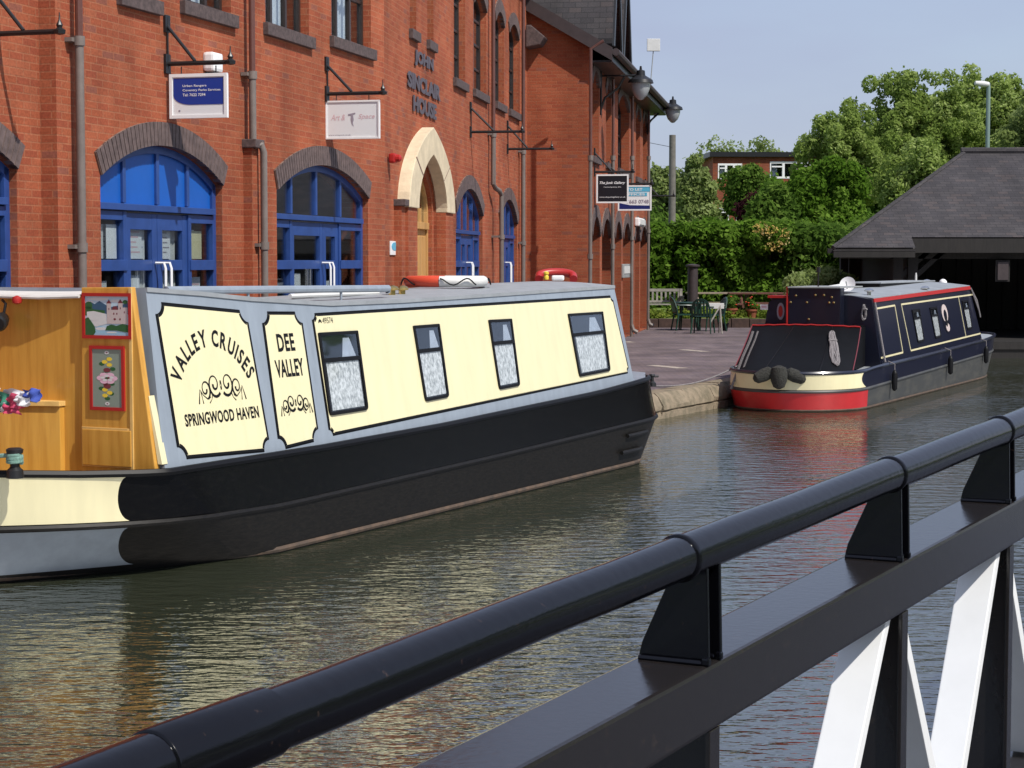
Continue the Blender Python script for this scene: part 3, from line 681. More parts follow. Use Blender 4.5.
# ================================================================== brick wing
for x0,x1 in ((592,599.8),(602,610.6),(614.8,621.2),(623,630.2),(634.8,639.4),(640.4,646.6)):
    a,_=FF.px(x0,235); b,_=FF.px(x1,235); lp,pp=arch_loop(a,b,2.62,3.02,'seg'); FF.openings.append(lp); brick_ring(FF,pp,.24,B2)
    m=MB(); m.box((a,GZ,-.34),(b,3.05,-.30),FF.T); m.build('recessed_door',M['timb'],B2)
_,zb=FF.px(597,158)
for x0,x1 in ((592,598.8),(605.8,611),(617.8,629),(635.8,640),(642.8,647)):
    a,_=FF.px(x0,160); b,_=FF.px(x1,160); sash(FF,a,b,zb,5.95,B2,dp=.2,arch=.3,cols=1,rows=4,curtain=False)
def pipef(x):
    s,_=FF.px(x,150,.1); m=MB(); _,zj=FF.px(x,158,.1); m.tube([FF.T((s,zj,.1)),FF.T((s,6.2,.1)),FF.T((s,6.35,.35))],.032,8); p=m.build('drainpipe',M['pipeb'],B2,smooth=True)
    m=MB(); m.tube([FF.T((s,GZ,.1)),FF.T((s,zj,.1))],.038,8)
    for q in (zj,zj-1.9): m.tube([FF.T((s,q-.05,.1)),FF.T((s,q+.05,.1))],.055,8)
    m.tube([FF.T((s,GZ+.28,.1)),FF.T((s,GZ+.16,.14)),FF.T((s,GZ+.1,.24))],.05,8)
    m.build('lower_pipe',M['pipe'],p,smooth=True)
for x in (590.5,613,632.3,648.8): pipef(x)
sl_=math.tan(R(30.6)); ze=6.42
m=MB(); FF.wall(m,GZ-.15,ze)
tE=[(0,GZ-.15),(FE.L,GZ-.15),(FE.L,ze),(0,ze+FE.L*sl_)]; FE.wall(m,0,0,top=tE)
# remaining gable, behind the office building, and the far end and back
hw=4.2
def W2(s,i,z): return FF.P+FF.d*s-FF.n*i+Vector((0,0,z))
m.add([W2(0,FE.L+.001,GZ),W2(0,2*hw,GZ),W2(0,2*hw,ze),W2(0,hw,ze+hw*sl_),W2(0,FE.L+.001,ze+FE.L*sl_)],[(0,1,2,3,4)])
m.add([W2(FF.L,.3,GZ),W2(FF.L,2*hw,GZ),W2(FF.L,2*hw,ze),W2(FF.L,hw,ze+hw*sl_),W2(FF.L,.3,ze+.17)],[(0,1,2,3,4)])
m.add([W2(0,2*hw,GZ),W2(FF.L,2*hw,GZ),W2(FF.L,2*hw,ze),W2(0,2*hw,ze)],[(0,1,2,3)])
m.build('wall',M['brick2'],B2)
m=MB(); ov=.45
prof=[(-ov,ze+.12-ov*sl_),(hw,ze+.12+hw*sl_),(2*hw+ov,ze+.12-ov*sl_),(2*hw+ov,ze-ov*sl_),(hw,ze+hw*sl_),(-ov,ze-ov*sl_)]
rows=[[W2(s,i,z) for i,z in prof] for s in (-.22,FF.L+.3)]
m.grid(rows,close=True); m.add(rows[0],[tuple(range(6))]); m.add(rows[1],[tuple(range(6))])
rf=m.build('roof',M['slate'],B2)
m=MB(); m.add([W2(s,i,z) for s in (-.24,-.20) for i,z in [(-ov,ze-.12-ov*sl_),(-ov,ze+.14-ov*sl_),(hw,ze+.14+hw*sl_),(hw,ze-.12+hw*sl_)]],[(0,1,2,3),(4,7,6,5),(0,4,5,1),(1,5,6,2),(2,6,7,3),(3,7,4,0)])
m.build('barge_board',M['column'],rf)
gz=ze-ov*sl_
m=MB(); m.box((-.2,gz-.13,ov-.03),(FF.L+.3,gz+.1,ov+.0),FF.T); m.box((-.17,gz-.14,.02),(FF.L+.3,gz-.10,ov-.03),FF.T); m.build('fascia',M['iron'],rf)
m=MB(); m.tube([FF.T((-.22,gz+.05,ov+.07)),FF.T((FF.L+.35,gz+.05,ov+.07))],.075,10); m.build('gutter',M['column'],rf,smooth=True)
for s0_,s1_ in ((.15,1.7),(2.1,3.7)):
    m=MB(); c=(s0_+s1_)/2; za_=ze+2.15
    # cheeks + gable front
    m.prism([(s0_+.15,ze-.1),(s1_-.15,ze-.1),(s1_-.15,ze+.35),(c,za_-.25),(s0_+.15,ze+.35)],-2.2,.12,FF.T)
    dm=m.build('dormer',M['brick2'],rf)
    m=MB()
    for a,b in ((s0_-.1,c),(s1_+.1,c)): m.add([FF.T(Vector(p)) for p in ((a,ze-.02,.42),(b,za_,.42),(b,za_,-3.2),(a,ze-.02,-2.0),(a,ze+.08,.42),(b,za_+.1,.42),(b,za_+.1,-3.2),(a,ze+.08,-2.0))],[(0,1,2,3),(4,7,6,5),(0,4,5,1),(1,5,6,2),(2,6,7,3),(3,7,4,0)])
    m.build('dormer_roof',M['slate'],dm)
    m=MB(); m.band([(s0_-.12,ze-.06),(c,za_+.12),(s1_+.12,ze-.06)],[(s0_+.08,ze-.06),(c,za_-.2),(s1_-.08,ze-.06)],.42,.46,FF.T,closed=False); m.build('barge_board',M['iron'],dm)
# stone corbel with hood on the gable end
a,z=FE.px(529,50); b,_=FE.px(543,50); m=MB(); _,z1=FE.px(530,33)
m.prism([(a,z),(b,z+.05),(b+.1,z+.2),(b,z1-.05),(a+.1,z1+.1),(a,z1+.1)],-.05,.5,FE.T); m.build('corbel',M['sill'],B2,bevel=.02)
# ================================================================== brackets, hanging signs and wall fittings
def bracket(f,xm,yb,xt,yd,parent,r=.022):
    """projecting bar from the wall with a raking stay and a spike finial; returns (s, z, length)"""
    s,z=f.px(xm,yb); 
    P=f.T(Vector((s,z,0))); best=None
    for k in range(5,260):
        L=k*.01; q=P+f.n*L; v=q-CAM; x=512+FPX*v.dot(CR)/v.dot(CF)
        if x>=xt: break
    _,zd=f.px(xm,yd)
    m=MB(); T=f.T; m.tube([T((s,z,.0)),T((s,z,L))],r,8); m.tube([T((s,zd,.0)),T((s,z+.02,L*.46))],r*.75,8); m.tube([T((s,z-.06,.02)),T((s,zd+.06,.02))],r*.45,6)
    m.box((s-.05,z-.09,0),(s+.05,z+.09,.025),T); m.box((s-.05,zd-.08,0),(s+.05,zd+.08,.025),T)
    m.lathe([(.0,-.03),(.045,-.02),(.05,.01),(.02,.03),(.028,.05),(.008,.09),(.004,.15)],T((s,z,L+.01)),8)
    m.build('bracket',M['iron'],parent,smooth=True)
    return s,z,L
def hsign(label,f,xm,yb,xt,yd,cat='sign',group=None):
    s,z=f.px(xm,yb); e=empty('hanging_sign' if cat=='sign' else 'sign_bracket',f.T(Vector((s,z,0))),0,label,cat,group); return e,bracket(f,xm,yb,xt,yd,e)
def board(e,f,s,x0,x1,y0,y1,fw=.03,th=.03,face='offw',frame='white'):
    """board at right angles to the wall; returns T mapping (out, z, toward camera), and extents"""
    P=f.T(Vector((s,0,0)))
    a=onp(x0,y0,P,f.d); b=onp(x1,y1,P,f.d); o0=(a-f.P).dot(f.n); o1=(b-f.P).dot(f.n); z1=a.z; z0=b.z
    def TB(p): return P+f.n*p[0]+Vector((0,0,p[1]))-f.d*p[2]
    m=MB()
    m.box((o0,z0,-th/2),(o1,z0+fw,th/2+.006),TB); m.box((o0,z1-fw,-th/2),(o1,z1,th/2+.006),TB); m.box((o0,z0+fw,-th/2),(o0+fw,z1-fw,th/2+.006),TB); m.box((o1-fw,z0+fw,-th/2),(o1,z1-fw,th/2+.006),TB)
    m.build('sign_frame',M[frame],e,bevel=.002)
    m=MB(); m.box((o0+fw,z0+fw,-th/2+.004),(o1-fw,z1-fw,th/2-.004),TB); bo=m.build('sign_board',M[face],e)
    for q in (.2,.8):
        m=MB(); o_=o0+(o1-o0)*q; m.tube([TB((o_,z1-.02,0)),TB((o_,z1+.07,0))],.006,6); m.build('hanger',M['iron'],e)
    return TB,o0+fw,o1-fw,z0+fw,z1-fw,th/2-.004,bo
e,(s,z,L)=hsign('blue and white framed sign with a curved corner hanging over the first arched doors',FB,166,64,229,24,group='signs hanging from the facade')
TB,a,b,c,d_,h,bo=board(e,FB,s,170,228,74.5,117.5,face='signgrey')
m=MB(); w_,hh=b-a,d_-c
pl=[(a+.01,d_-.01),(a+.01,c+hh*.52)]+[(a+.01+w_*.33*(1-math.cos(t)),c+hh*.52-hh*.25*math.sin(t)) for t in [i*math.pi/2/10 for i in range(1,11)]]+[(b-.01,c+hh*.27),(b-.01,d_-.01)]
m.prism(pl,h,h+.003,TB); m.build('blue_field',M['signblue'],bo)
m=MB()
for i,(t,wd) in enumerate((('Urban Rangers',.46),('Coventry Parks Services',.73),('Tel: 7622 7294',.44))):
    put_text(m,t,a+w_*(.20+wd/2),c+hh*(.76-.115*i),hh*.075,TB,wid=w_*wd,offset=.012,lift=h+.005)
m.build('sign_text',M['white'],bo)
m=MB(); m.box((a+w_*.12,c+hh*.1,h+.001),(a+w_*.15,c+hh*.14,h+.003),TB); m.build('sign_mark',M['greyt'],bo)
e,(s,z,L)=hsign('white framed sign with faint pink writing hanging beyond the second drainpipe',FC,326,94,382,64,group='signs hanging from the facade')
TB,a,b,c,d_,h,bo=board(e,FC,s,325.5,380,101,138.5,face='signgrey',fw=.02); w_,hh=b-a,d_-c
m=MB(); put_text(m,'Art &',a+w_*.22,c+hh*.57,hh*.17,TB,wid=w_*.28,lift=h+.002,shear=.3); put_text(m,'Space',a+w_*.78,c+hh*.57,hh*.17,TB,wid=w_*.32,lift=h+.002,shear=.3); m.build('sign_text',M['pinkt'],bo)
m=MB(); m.prism([(a+w_*.42,c+hh*.66),(a+w_*.56,c+hh*.7),(a+w_*.56,c+hh*.66),(a+w_*.515,c+hh*.63),(a+w_*.53,c+hh*.5),(a+w_*.51,c+hh*.4),(a+w_*.53,c+hh*.31),(a+w_*.49,c+hh*.38),(a+w_*.47,c+hh*.5),(a+w_*.475,c+hh*.62),(a+w_*.42,c+hh*.62)],h,h+.003,TB); put_text(m,'www.artspace.co.uk',a+w_*.25,c+hh*.06,hh*.06,TB,wid=w_*.44,lift=h+.002); m.build('sign_figure',M['greyt'],bo)
e,_=hsign('empty black iron sign bracket on the facade left of the first drainpipe',FA,-6,34,58,-8,cat='bracket',group='empty sign brackets')
e,_=hsign('empty black iron sign bracket just right of the stone doorway',FD,470,132,521,107,cat='bracket',group='empty sign brackets')
e,_=hsign('empty black iron sign bracket beside the last drainpipe before the corner',FD,507,149,551,125,cat='bracket',group='empty sign brackets')
e,(s,z,L)=hsign('black sign with white script lettering on the far brick wing',FF,594,172,632,152,group='signs hanging from the facade')
TB,a,b,c,d_,h,bo=board(e,FF,s,596.5,628.5,174.5,203,face='signblack'); w_,hh=b-a,d_-c
m=MB(); put_text(m,'The Junk Gallery',(a+b)/2,c+hh*.72,hh*.13,TB,wid=w_*.88,lift=h+.003,shear=.35,offset=.02); put_text(m,'Contemporary Art',(a+b)/2,c+hh*.56,hh*.06,TB,wid=w_*.6,lift=h+.003); put_text(m,'www.thejunkgallery.co.uk',(a+b)/2,c+hh*.17,hh*.07,TB,wid=w_*.9,lift=h+.003); m.build('sign_text',M['white'],bo)
e,(s,z,L)=hsign('white and pale blue letting sign with a phone number behind the black sign',FF,608,184,651,165,group='signs hanging from the facade')
TB,a,b,c,d_,h,bo=board(e,FF,s,618,651.5,185.5,210.5,face='white'); w_,hh=b-a,d_-c
m=MB(); m.box((a,c+hh*.78,h),(b,d_,h+.004),TB); m.box((a+w_*.05,c+hh*.58,h),(b-w_*.1,c+hh*.74,h+.004),TB); m.build('sky_blue_strip',M['signcyan'],bo)
m=MB(); m.prism([(a,c),(b,c),(b,c+hh*.16),(a+w_*.35,c+hh*.18),(a,c+hh*.28)],h,h+.004,TB); m.build('navy_strip',M['signnavy'],bo)
m=MB(); put_text(m,'7663 0748',a+w_*.6,c+hh*.34,hh*.17,TB,wid=w_*.72,lift=h+.004,offset=.03); m.build('phone_number',M['greyt'],bo)
m=MB(); put_text(m,'OFFICES',a+w_*.48,c+hh*.66,hh*.10,TB,wid=w_*.7,lift=h+.006,offset=.02); put_text(m,'TO LET',a+w_*.5,c+hh*.88,hh*.12,TB,wid=w_*.5,lift=h+.006,offset=.02); m.build('sign_text',M['white'],bo)
e,_=hsign('empty black iron sign bracket at the far end of the brick wing',FF,645,196,673,182,cat='bracket',group='empty sign brackets')
# boxes on the walls
def wallbox(name,label,cat,f,x0,x1,y0,y1,dp,m_,round_=False,extra=None):
    xa,xb=x0,x1; s,z1=f.px(x0,y0,dp/2); _,z0=f.px(x0,y1,dp/2); 
    sb,_=f.px(x1,y0,dp/2); 
    e=empty(name,f.T(Vector((s,(z0+z1)/2,0))),0,label,cat); m=MB(); m.box((s,z0,0),(sb,z1,dp),f.T); m.build('case',M[m_],e,bevel=min(.03,dp*.3)); 
    if extra: extra(e,f,s,sb,z0,z1,dp)
    return e
def bell(e,f,a,b,z0,z1,dp):
    m=MB(); m.box((a+.04,z0+.09,dp),(b-.04,z1-.1,dp+.004),f.T); m.build('blue_emblem',M['pblue'],e); m=MB(); m.box((a+.05,z0-.04,.01),(b-.05,z0,dp*.8),f.T); m.build('strobe',M['iron'],e)
wallbox('alarm_box','white alarm bell box with a blue emblem behind the blue and white sign','alarm box',FB,208,218,51.5,71,.12,'white',extra=bell)
wallbox('fire_alarm','small red alarm sounder on the brick beside the stone doorway','alarm',FC,391.5,394.5,153,163,.09,'redt',extra=lambda e,f,a,b,z0,z1,dp:(MB().lathe([(.05,0),(.045,.05),(.02,.07)],f.T(Vector(((a+b)/2,(z0+z1)/2,dp))),10,f.n).build('sounder',M['redt'],e)))
def plq(e,f,a,b,z0,z1,dp):
    m=MB(); m.prism([((a+b)/2+(b-a)*.42*math.cos(t*math.pi/8),z0+(z1-z0)*.62+(z1-z0)*.3*math.sin(t*math.pi/8)) for t in range(16)],dp,dp+.004,f.T); m.build('blue_disc',M['signcyan'],e)
wallbox('wall_plaque','small white plaque with a blue disc on the brick left of the stone doorway','plaque',FD,390.2,397.5,241,255,.02,'white',extra=plq)
wallbox('entry_keypad','grey entry keypad panel on the far brick wing','keypad',FF,622.5,629.5,264,278,.05,'plate',extra=lambda e,f,a,b,z0,z1,dp:(MB().box((a+.2,z0+.1,dp),(b-.2,z1-.05,dp+.01),f.T).build('screen',M['offw'],e)))
wallbox('bulkhead_light','small white bulkhead light under the letting sign','wall light',FF,637,642.5,217.5,226,.12,'white',extra=lambda e,f,a,b,z0,z1,dp:(MB().box((a+.1,z0+.04,dp),(b-.1,z1-.04,dp+.03),f.T).build('lens',M['offw'],e)))
# teardrop wall lamps
def wall_lamp(label,f,xm,yarm,xl_,ytop,scale=1.0):
    s,z=f.px(xm,yarm); P=f.T(Vector((s,z,0)))
    for k in range(5,260):
        L=k*.01; q=P+f.n*L; v=q-CAM
        if 512+FPX*v.dot(CR)/v.dot(CF)>=xl_: break
    e=empty('wall_lamp',P,0,label,'lamp','teardrop lamps on the brick wing'); T=f.T; m=MB()
    m.tube([T((s,z,0)),T((s,z,L))],.02,8); m.tube([T((s,z-.75,0)),T((s,z-.45,L*.12)),T((s,z-.25,L*.45)),T((s,z-.03,L*.6))],.025,8); m.tube([T((s,z-.8,.02)),T((s,z+.1,.02))],.025,6); m.build('arm',M['iron'],e,smooth=True)
    c=T(Vector((s,z,L))); k=scale*.95
    m=MB(); m.lathe([(.02,.2*k),(.03,.12*k),(.09*k,.1*k),(.1*k,.0),(.13*k,-.02*k),(.26*k,-.1*k),(.28*k,-.17*k),(.22*k,-.17*k)],c,20); m.build('shade',M['iron'],e,smooth=True)
    m=MB(); m.lathe([(.21*k,-.17*k),(.2*k,-.28*k),(.14*k,-.43*k),(.05*k,-.52*k),(.01,-.53*k)],c,20); m.build('glass_globe',M['lampgl'],e,smooth=True,angle=80)
wall_lamp('black lamp with grey teardrop globe in front of the gutter, nearer of the two',FF,600,76,640.5,60)
wall_lamp('black lamp with grey teardrop globe standing clear against the sky at the far corner',FF,647,104,672.5,100)
wall_lamp('teardrop lamp at the top edge of the photo by the gable corner',FE,556,-12,557,-14,1.0) if False else None
wallbox('floodlight','white floodlight above the far lamp','floodlight',FF,647,647.6,106,114,1.0,'white') if False else None
e=empty('floodlight',FF.T(Vector((FF.L-.2,5.9,.6))),0,'small silver floodlight fixed just left of the far teardrop lamp','floodlight')
c=atD(661,110,50.6); m=MB(); m.box((-.22,-.12,-.06),(.22,.12,.06),lambda p:c+Matrix.Rotation(R(-22),3,'Y')@p); m.build('housing',M['plate'],e,bevel=.02)
m=MB(); m.tube([FF.T((FF.L-.2,5.75,0)),c-Vector((.1,0,.08))],.02,6); m.build('stalk',M['iron'],e)
e=empty('panel_antenna',FF.T(Vector((FF.L-2,6.3,.3))),0,'square white panel antenna on a thin pole above the gutter','antenna')
c=atD(653.5,45,48.5); m=MB(); m.box((-.165,-.05,-.155),(.165,.05,.155),lambda p:c+p); m.build('panel',M['offw'],e,bevel=.01)
m=MB(); m.tube([atD(650.5,84,48.5),c+Vector((0,0,-.1))],.014,6); m.build('pole',M['plate'],e)
# ================================================================== BOATS
def lerp(a,b,t): return a+(b-a)*t
def interp(x,tab):
    if x<=tab[0][0]: return tab[0][1]
    for (a,b),(c,d_) in zip(tab,tab[1:]):
        if x<=c: return b+(d_-b)*(x-a)/(c-a)
    return tab[-1][1]
class Boat:
    def __init__(s,A,d,W,levels,zg):
        s.A=Vector(A); s.d=Vector(d).normalized(); s.n=Vector((s.d.y,-s.d.x,0)); s.W=W; s.lv=levels; s.zg=zg
    def T(s,p): return s.A+s.d*p[0]-s.n*p[1]+Vector((0,0,p[2]))
    def bowpt(s,i,t):
        L=s.lv[i]; return (L['ub']-L['Lb']*t, L['in']+(s.W/2-L['in'])*L['fb'](t))
    def near(s,i,nb=36,nm=22,ns=12):
        L=s.lv[i]; out=[s.bowpt(i,math.sin(math.pi/2*(1-k/nb))) for k in range(nb)]
        for k in range(nm): out.append((lerp(L['ub'],L['us'],k/(nm-1)),L['in']))
        for k in range(1,ns+1):
            t=k/ns; a=t*math.pi/2; out.append((L['us']+L['Ls']*math.sin(a)**.8,L['in']+(s.W/2-L['in'])*(1-math.cos(a)**.8 if a<math.pi/2-1e-6 else 1)))
        return out
    def loop(s,i):
        n=s.near(i); z=s.lv[i]['z']; far=[(u,s.W-v) for u,v in n[-2:0:-1]]
        return [(u,v,z(u)) for u,v in n+far]
    def bow_surface(s,i,t,k,o=0):       # between level i and i+1 at bow parameter t, fraction k
        a=s.bowpt(i,t); b=s.bowpt(i+1,t); u,v=lerp(a[0],b[0],k),lerp(a[1],b[1],k); z=lerp(s.lv[i]['z'](a[0]),s.lv[i+1]['z'](b[0]),k)
        e=.01; a2=s.bowpt(i,max(0,t-e)); b2=s.bowpt(i+1,max(0,t-e)); u2,v2=lerp(a2[0],b2[0],k),lerp(a2[1],b2[1],k)
        tx,ty=u-u2,v-v2; l=math.hypot(tx,ty) or 1; nx,ny=ty/l,-tx/l
        if nx+ny>0: nx,ny=-nx,-ny
        return (u+nx*o,v+ny*o,z)
def hull_parts(b,root,mlow,mup,mdeck,deck_z=-.05,bow_floor=None):
    loops=[b.loop(i) for i in range(len(b.lv))]
    m=MB(); m.grid([[b.T(p) for p in lp] for lp in loops[:3]],close=True); h=m.build('hull',mlow,root,smooth=True,angle=50)
    m=MB(); m.grid([[b.T(p) for p in lp] for lp in loops[2:]],close=True); m.build('upper_hull_side',mup,h,smooth=True,angle=50)
    return h,loops
def strake(b,loop,root,name,mt,r,dz=0,n=None):
    m=MB(); m.tube([b.T((u,v,z+dz)) for u,v,z in loop],r,6,closed=True); return m.build(name,mt,root,smooth=True)
# ---------------------------------------------------------------- the cream trip boat
A1=Vector((-2.105,12.714,0)); zg1=lambda u: interp(u,[(-1.5,.775),(-1.16,.758),(-.76,.732),(-.45,.722),(1.6,.716),(3.5,.735),(6.7,.81),(7.9,.87),(9,.87)])
zs1=lambda u: interp(u,[(-1.3,.395),(0,.375),(1,.347),(4.5,.39),(7.7,.446),(9,.47)])
fb_g=lambda t:t**2.2
fb_w=lambda t:t**1.25
mixf=lambda k:(lambda t:lerp(t**1.25,t**2.2,k))
lv=[dict(z=lambda u:-.45,ub=1.0,Lb=1.8,**{'in':.12},fb=mixf(0),us=7.1,Ls=1.0),
    dict(z=lambda u:0.0,ub=1.0,Lb=1.95,**{'in':.03},fb=mixf(0),us=7.45,Ls=1.0),
    dict(z=zs1,ub=.2,Lb=1.50,**{'in':0.0},fb=(lambda t:t**1.9),us=7.85,Ls=1.0),
    dict(z=zg1,ub=-.28,Lb=1.14,**{'in':.02},fb=(lambda t:t**1.15),us=7.6,Ls=1.15)]
b1=Boat(A1,(.445,.896,0),2.0,lv,zg1)
BT1=empty('narrowboat',b1.T((3.5,1,0)),0,'cream and grey trip narrowboat with black hull moored along the near quay','narrowboat')
h1,lp1=hull_parts(b1,BT1,M['hull2'],M['hull'],None)
strake(b1,lp1[2],h1,'rubbing_strake',M['hull2'],.022); strake(b1,lp1[3],h1,'gunwale_rail',M['lb'],.026)
strake(b1,lp1[1],h1,'base_strip',M['rust'],.022,dz=.03)
m=MB()
for k in (.15,.2,.27):   # short fender strips near the right-hand end
    pass
for zz,u0,u1 in ((.33,7.35,7.95),(.17,7.2,7.75)):
    pts=[]
    for i in range(9):
        u=lerp(u0,u1,i/8); pts.append(b1.T((u, -.015 if u<7.6 else -.015+(u-7.6)*.10,zz)))
    m.tube(pts,.022,6)
m.build('fender_strip',M['hull2'],h1,smooth=True)
# deck ring and bow well
m=MB(); top=[(u,v,z-.012) for u,v,z in lp1[3]]
cab_l=lambda p:(min(max(p[0],-.25),7.7),min(max(p[1],.12),1.88),p[2]-.0)
inner=[cab_l((lerp(u,3.7,.06),lerp(v,1,.1),z)) for u,v,z in top]
i0=[i for i,p in enumerate(top) if p[0]>-.25]
seg=lambda l:[l[i] for i in i0]
m.grid([[b1.T(p) for p in seg(top)],[b1.T(p) for p in seg(inner)],[b1.T((p[0],p[1],.42)) for p in seg(inner)]])
m.build('side_deck',M['greyb'],h1)
m=MB(); st=b1.near(3); 
fl=[(max(u,-1.1),v,.46) for u,v,z in [(p[0],p[1],0) for p in b1.near(2)] if u<-.2]; fl2=[(u,2-v,z) for u,v,z in fl[::-1]]
m.add([b1.T((lerp(p[0],-.3,.1),lerp(p[1],1,.15),p[2])) for p in fl+fl2],[tuple(range(len(fl)*2))]); m.build('well_deck_floor',M['wood'],h1)
m=MB(); m.add([b1.T(p) for p in [(7.6,.1,.86),(8.05,.08,.88),(8.7,.35,.9),(9.0,1,.91),(8.7,1.65,.9),(8.05,1.92,.88),(7.6,1.9,.86)]],[tuple(range(7))]); m.build('end_deck',M['greyb'],h1)
# painted bow bands
def pxx(P): v=P-CAM; return 512+FPX*v.dot(CR)/v.dot(CF)
def bow_band(name,mt,i,k0,k1,ub,o=.007):
    rows=[];N=24
    for a in range(N+1):
        k=lerp(k0,k1,a/N); uu=ub((a/N))
        # find t so that u==uu
        lo,hi=0,.8
        for _ in range(30):
            t=(lo+hi)/2
            if pxx(b1.T(b1.bow_surface(i,t,k)))>uu: lo=t
            else: hi=t
        t0=lo; rows.append([b1.T(b1.bow_surface(i,lerp(t0,1,j/40),k,o)) for j in range(41)])
    m=MB(); m.grid(rows); return m.build(name,mt,h1,smooth=True)
cur=lambda top,mid,bot:(lambda q: mid+((bot if q<.5 else top)-mid)*(1-math.sqrt(max(0,1-(2*q-1)**2*.98))))
bow_band('cream_bow_panel',M['cream'],2,.07,.93,cur(127,117.5,131))
bow_band('grey_bow_panel',M['greyb'],1,.14,.93,cur(129,118,135))
# cabin
zr1=lambda u: interp(u,[(-.3,1.932),(.4,1.89),(1,1.843),(2.07,1.786),(3.2,1.788),(4.03,1.80),(7.6,1.853)])
def cabv(z): return .05+(z-.7)*.2/1.1
ln=Vector((b1.n.x*1.1,b1.n.y*1.1,.2)).normalized()
def C1(p): # (u,z,o) on the near cabin side
    return b1.T((p[0],cabv(p[1]),p[1]))+ln*p[2]
camb=lambda u,c: interp(u,[(-.3,-.035),(.1,-.01),(1.2,.0),(2.5,.012),(4,.035),(6,.05),(7.6,.04)]) if c==.07 else c
def cabin(b,root,us,zr,cv,mside,mroof,name='cabin',u_end=(7.62,7.75),u_fr=(-.2,-.3),camber=.07,zb=None):
    W=b.W; side=MB(); roof=MB(); rs=[];rr=[];rf=[]
    for k,u in enumerate(us):
        ut,ub=u,u
        if k==0: ut,ub=u_fr
        if k==len(us)-1: ut,ub=u_end
        zt=zr(ut); z0=(zb or b.zg)(ub)-(.06 if ub>.5 else -.005); v0,v1=cv(z0),cv(zt)
        rs.append([b.T((ub,v0,z0)),b.T((ut,v1,zt))]); rf.append([b.T((ub,W-v0,z0)),b.T((ut,W-v1,zt))])
        rr.append([b.T((ut,lerp(v1-.015,W-v1+.015,j/10),zt+.006+camb(ut,camber)*math.sin(math.pi*j/10))) for j in range(11)])
    side.grid(rs); side.grid(rf); 
    side.add([rs[-1][0],rs[-1][1],rf[-1][1],rf[-1][0]],[(0,1,2,3)]); side.add([rs[0][0],rs[0][1],rf[0][1],rf[0][0]],[(0,1,2,3)])
    c=side.build(name,mside,root); roof.grid(rr); roof.grid([[p-Vector((0,0,.03)) for p in r_] for r_ in rr])
    for r_ in (rr[0],rr[-1]): roof.grid([r_,[p-Vector((0,0,.03)) for p in r_]])
    roof.grid([[r_[0] for r_ in rr],[r_[0]-Vector((0,0,.03)) for r_ in rr]]); roof.grid([[r_[-1] for r_ in rr],[r_[-1]-Vector((0,0,.03)) for r_ in rr]])
    ro=roof.build('roof',mroof,root,smooth=True,angle=30); return c,ro
us=[-.25]+[.1,.4,.7,1,1.5,2.07,2.6,3.2,4.03,5,6,7]+[7.62]
c1,r1=cabin(b1,BT1,us,zr1,cabv,M['greyb'],M['roofg'])
def notched(c,r):   # quad corners tl,tr,br,bl in (u,z); scalloped corners of radius r
    out=[]
    for i in range(4):
        p=Vector(c[i]); a=(Vector(c[i-1])-p).normalized(); e=(Vector(c[(i+1)%4])-p).normalized()
        for k in range(7):
            t=k/6*math.pi/2; out.append(tuple(p+a*r*math.cos(t)+e*r*math.sin(t)))
    return out
def inset_poly(pts,w_):
    n=len(pts); out=[]; c=Vector((sum(p[0] for p in pts)/n,sum(p[1] for p in pts)/n))
    area=sum(pts[i][0]*pts[(i+1)%n][1]-pts[(i+1)%n][0]*pts[i][1] for i in range(n)); sg=1 if area>0 else -1
    for i in range(n):
        p0,p1,p2=Vector(pts[i-1]),Vector(pts[i]),Vector(pts[(i+1)%n]); t=(p2-p0).normalized(); nn=Vector((-t.y,t.x))*sg; out.append(tuple(p1+nn*w_))
    return out
panels=[[(-.14,1.838),(.925,1.752),(.955,.742),(-.135,.782)],[(1.105,1.742),(1.64,1.728),(1.615,.765),(1.06,.738)],[(1.775,1.712),(7.53,1.758),(7.66,.955),(1.76,.782)]]
labs=[]
for i,c in enumerate(panels):
    r_=.085 if i<2 else .05
    P_=notched(c,r_); m=MB(); V,Fc=fillpoly(P_,[],.003,C1); m.add(V,Fc); m.band(P_,inset_poly(P_,.01),.0,.003,C1); bl=m.build('black_panel_border',M['lb'],c1)
    Q_=inset_poly(P_,.026); m=MB(); V,Fc=fillpoly(Q_,[],.0055,C1); m.add(V,Fc); labs.append(m.build('cream_side_panel',M['cream'],c1))
# writing
def pc1(x,y):
    P0=C1((0,.7,0)); n_=ln; q=onp(x,y,P0,n_); return (q-b1.A).dot(b1.d),q.z
def arc_text(m,txt,cu_,cz_,Rx,a0,a1,h,T,lift,sx,off=.02):
    # letters spread by their own widths along an arc from angle a0 to a1 (radians, measured from the vertical)
    W_=[]; 
    for ch in txt:
        if ch==' ': W_.append(.32); continue
        V,_=textmesh(ch,1.0,offset=off); W_.append((max(v.x for v in V)-min(v.x for v in V))+.12)
    tot=sum(W_); x=0
    for ch,w_ in zip(txt,W_):
        a=a0+(a1-a0)*((x+w_/2)/tot); x+=w_
        if ch==' ': continue
        V,_=textmesh(ch,1.0,offset=off); hh=(max(v.y for v in V)-min(v.y for v in V))
        put_text(m,ch,cu_+Rx*math.sin(a),cz_+Rx*math.cos(a)*1.0,h,T,sx=sx,rot=-a,offset=off,lift=lift)
m=MB()
pv=[pc1(x,y) for x,y in ((175,380),(216,339),(252,378))]
(ax1,ay1),(ax2,ay2),(ax3,ay3)=pv; dd=2*(ax1*(ay2-ay3)+ax2*(ay3-ay1)+ax3*(ay1-ay2)); s1_=ax1**2+ay1**2;s2_=ax2**2+ay2**2;s3_=ax3**2+ay3**2
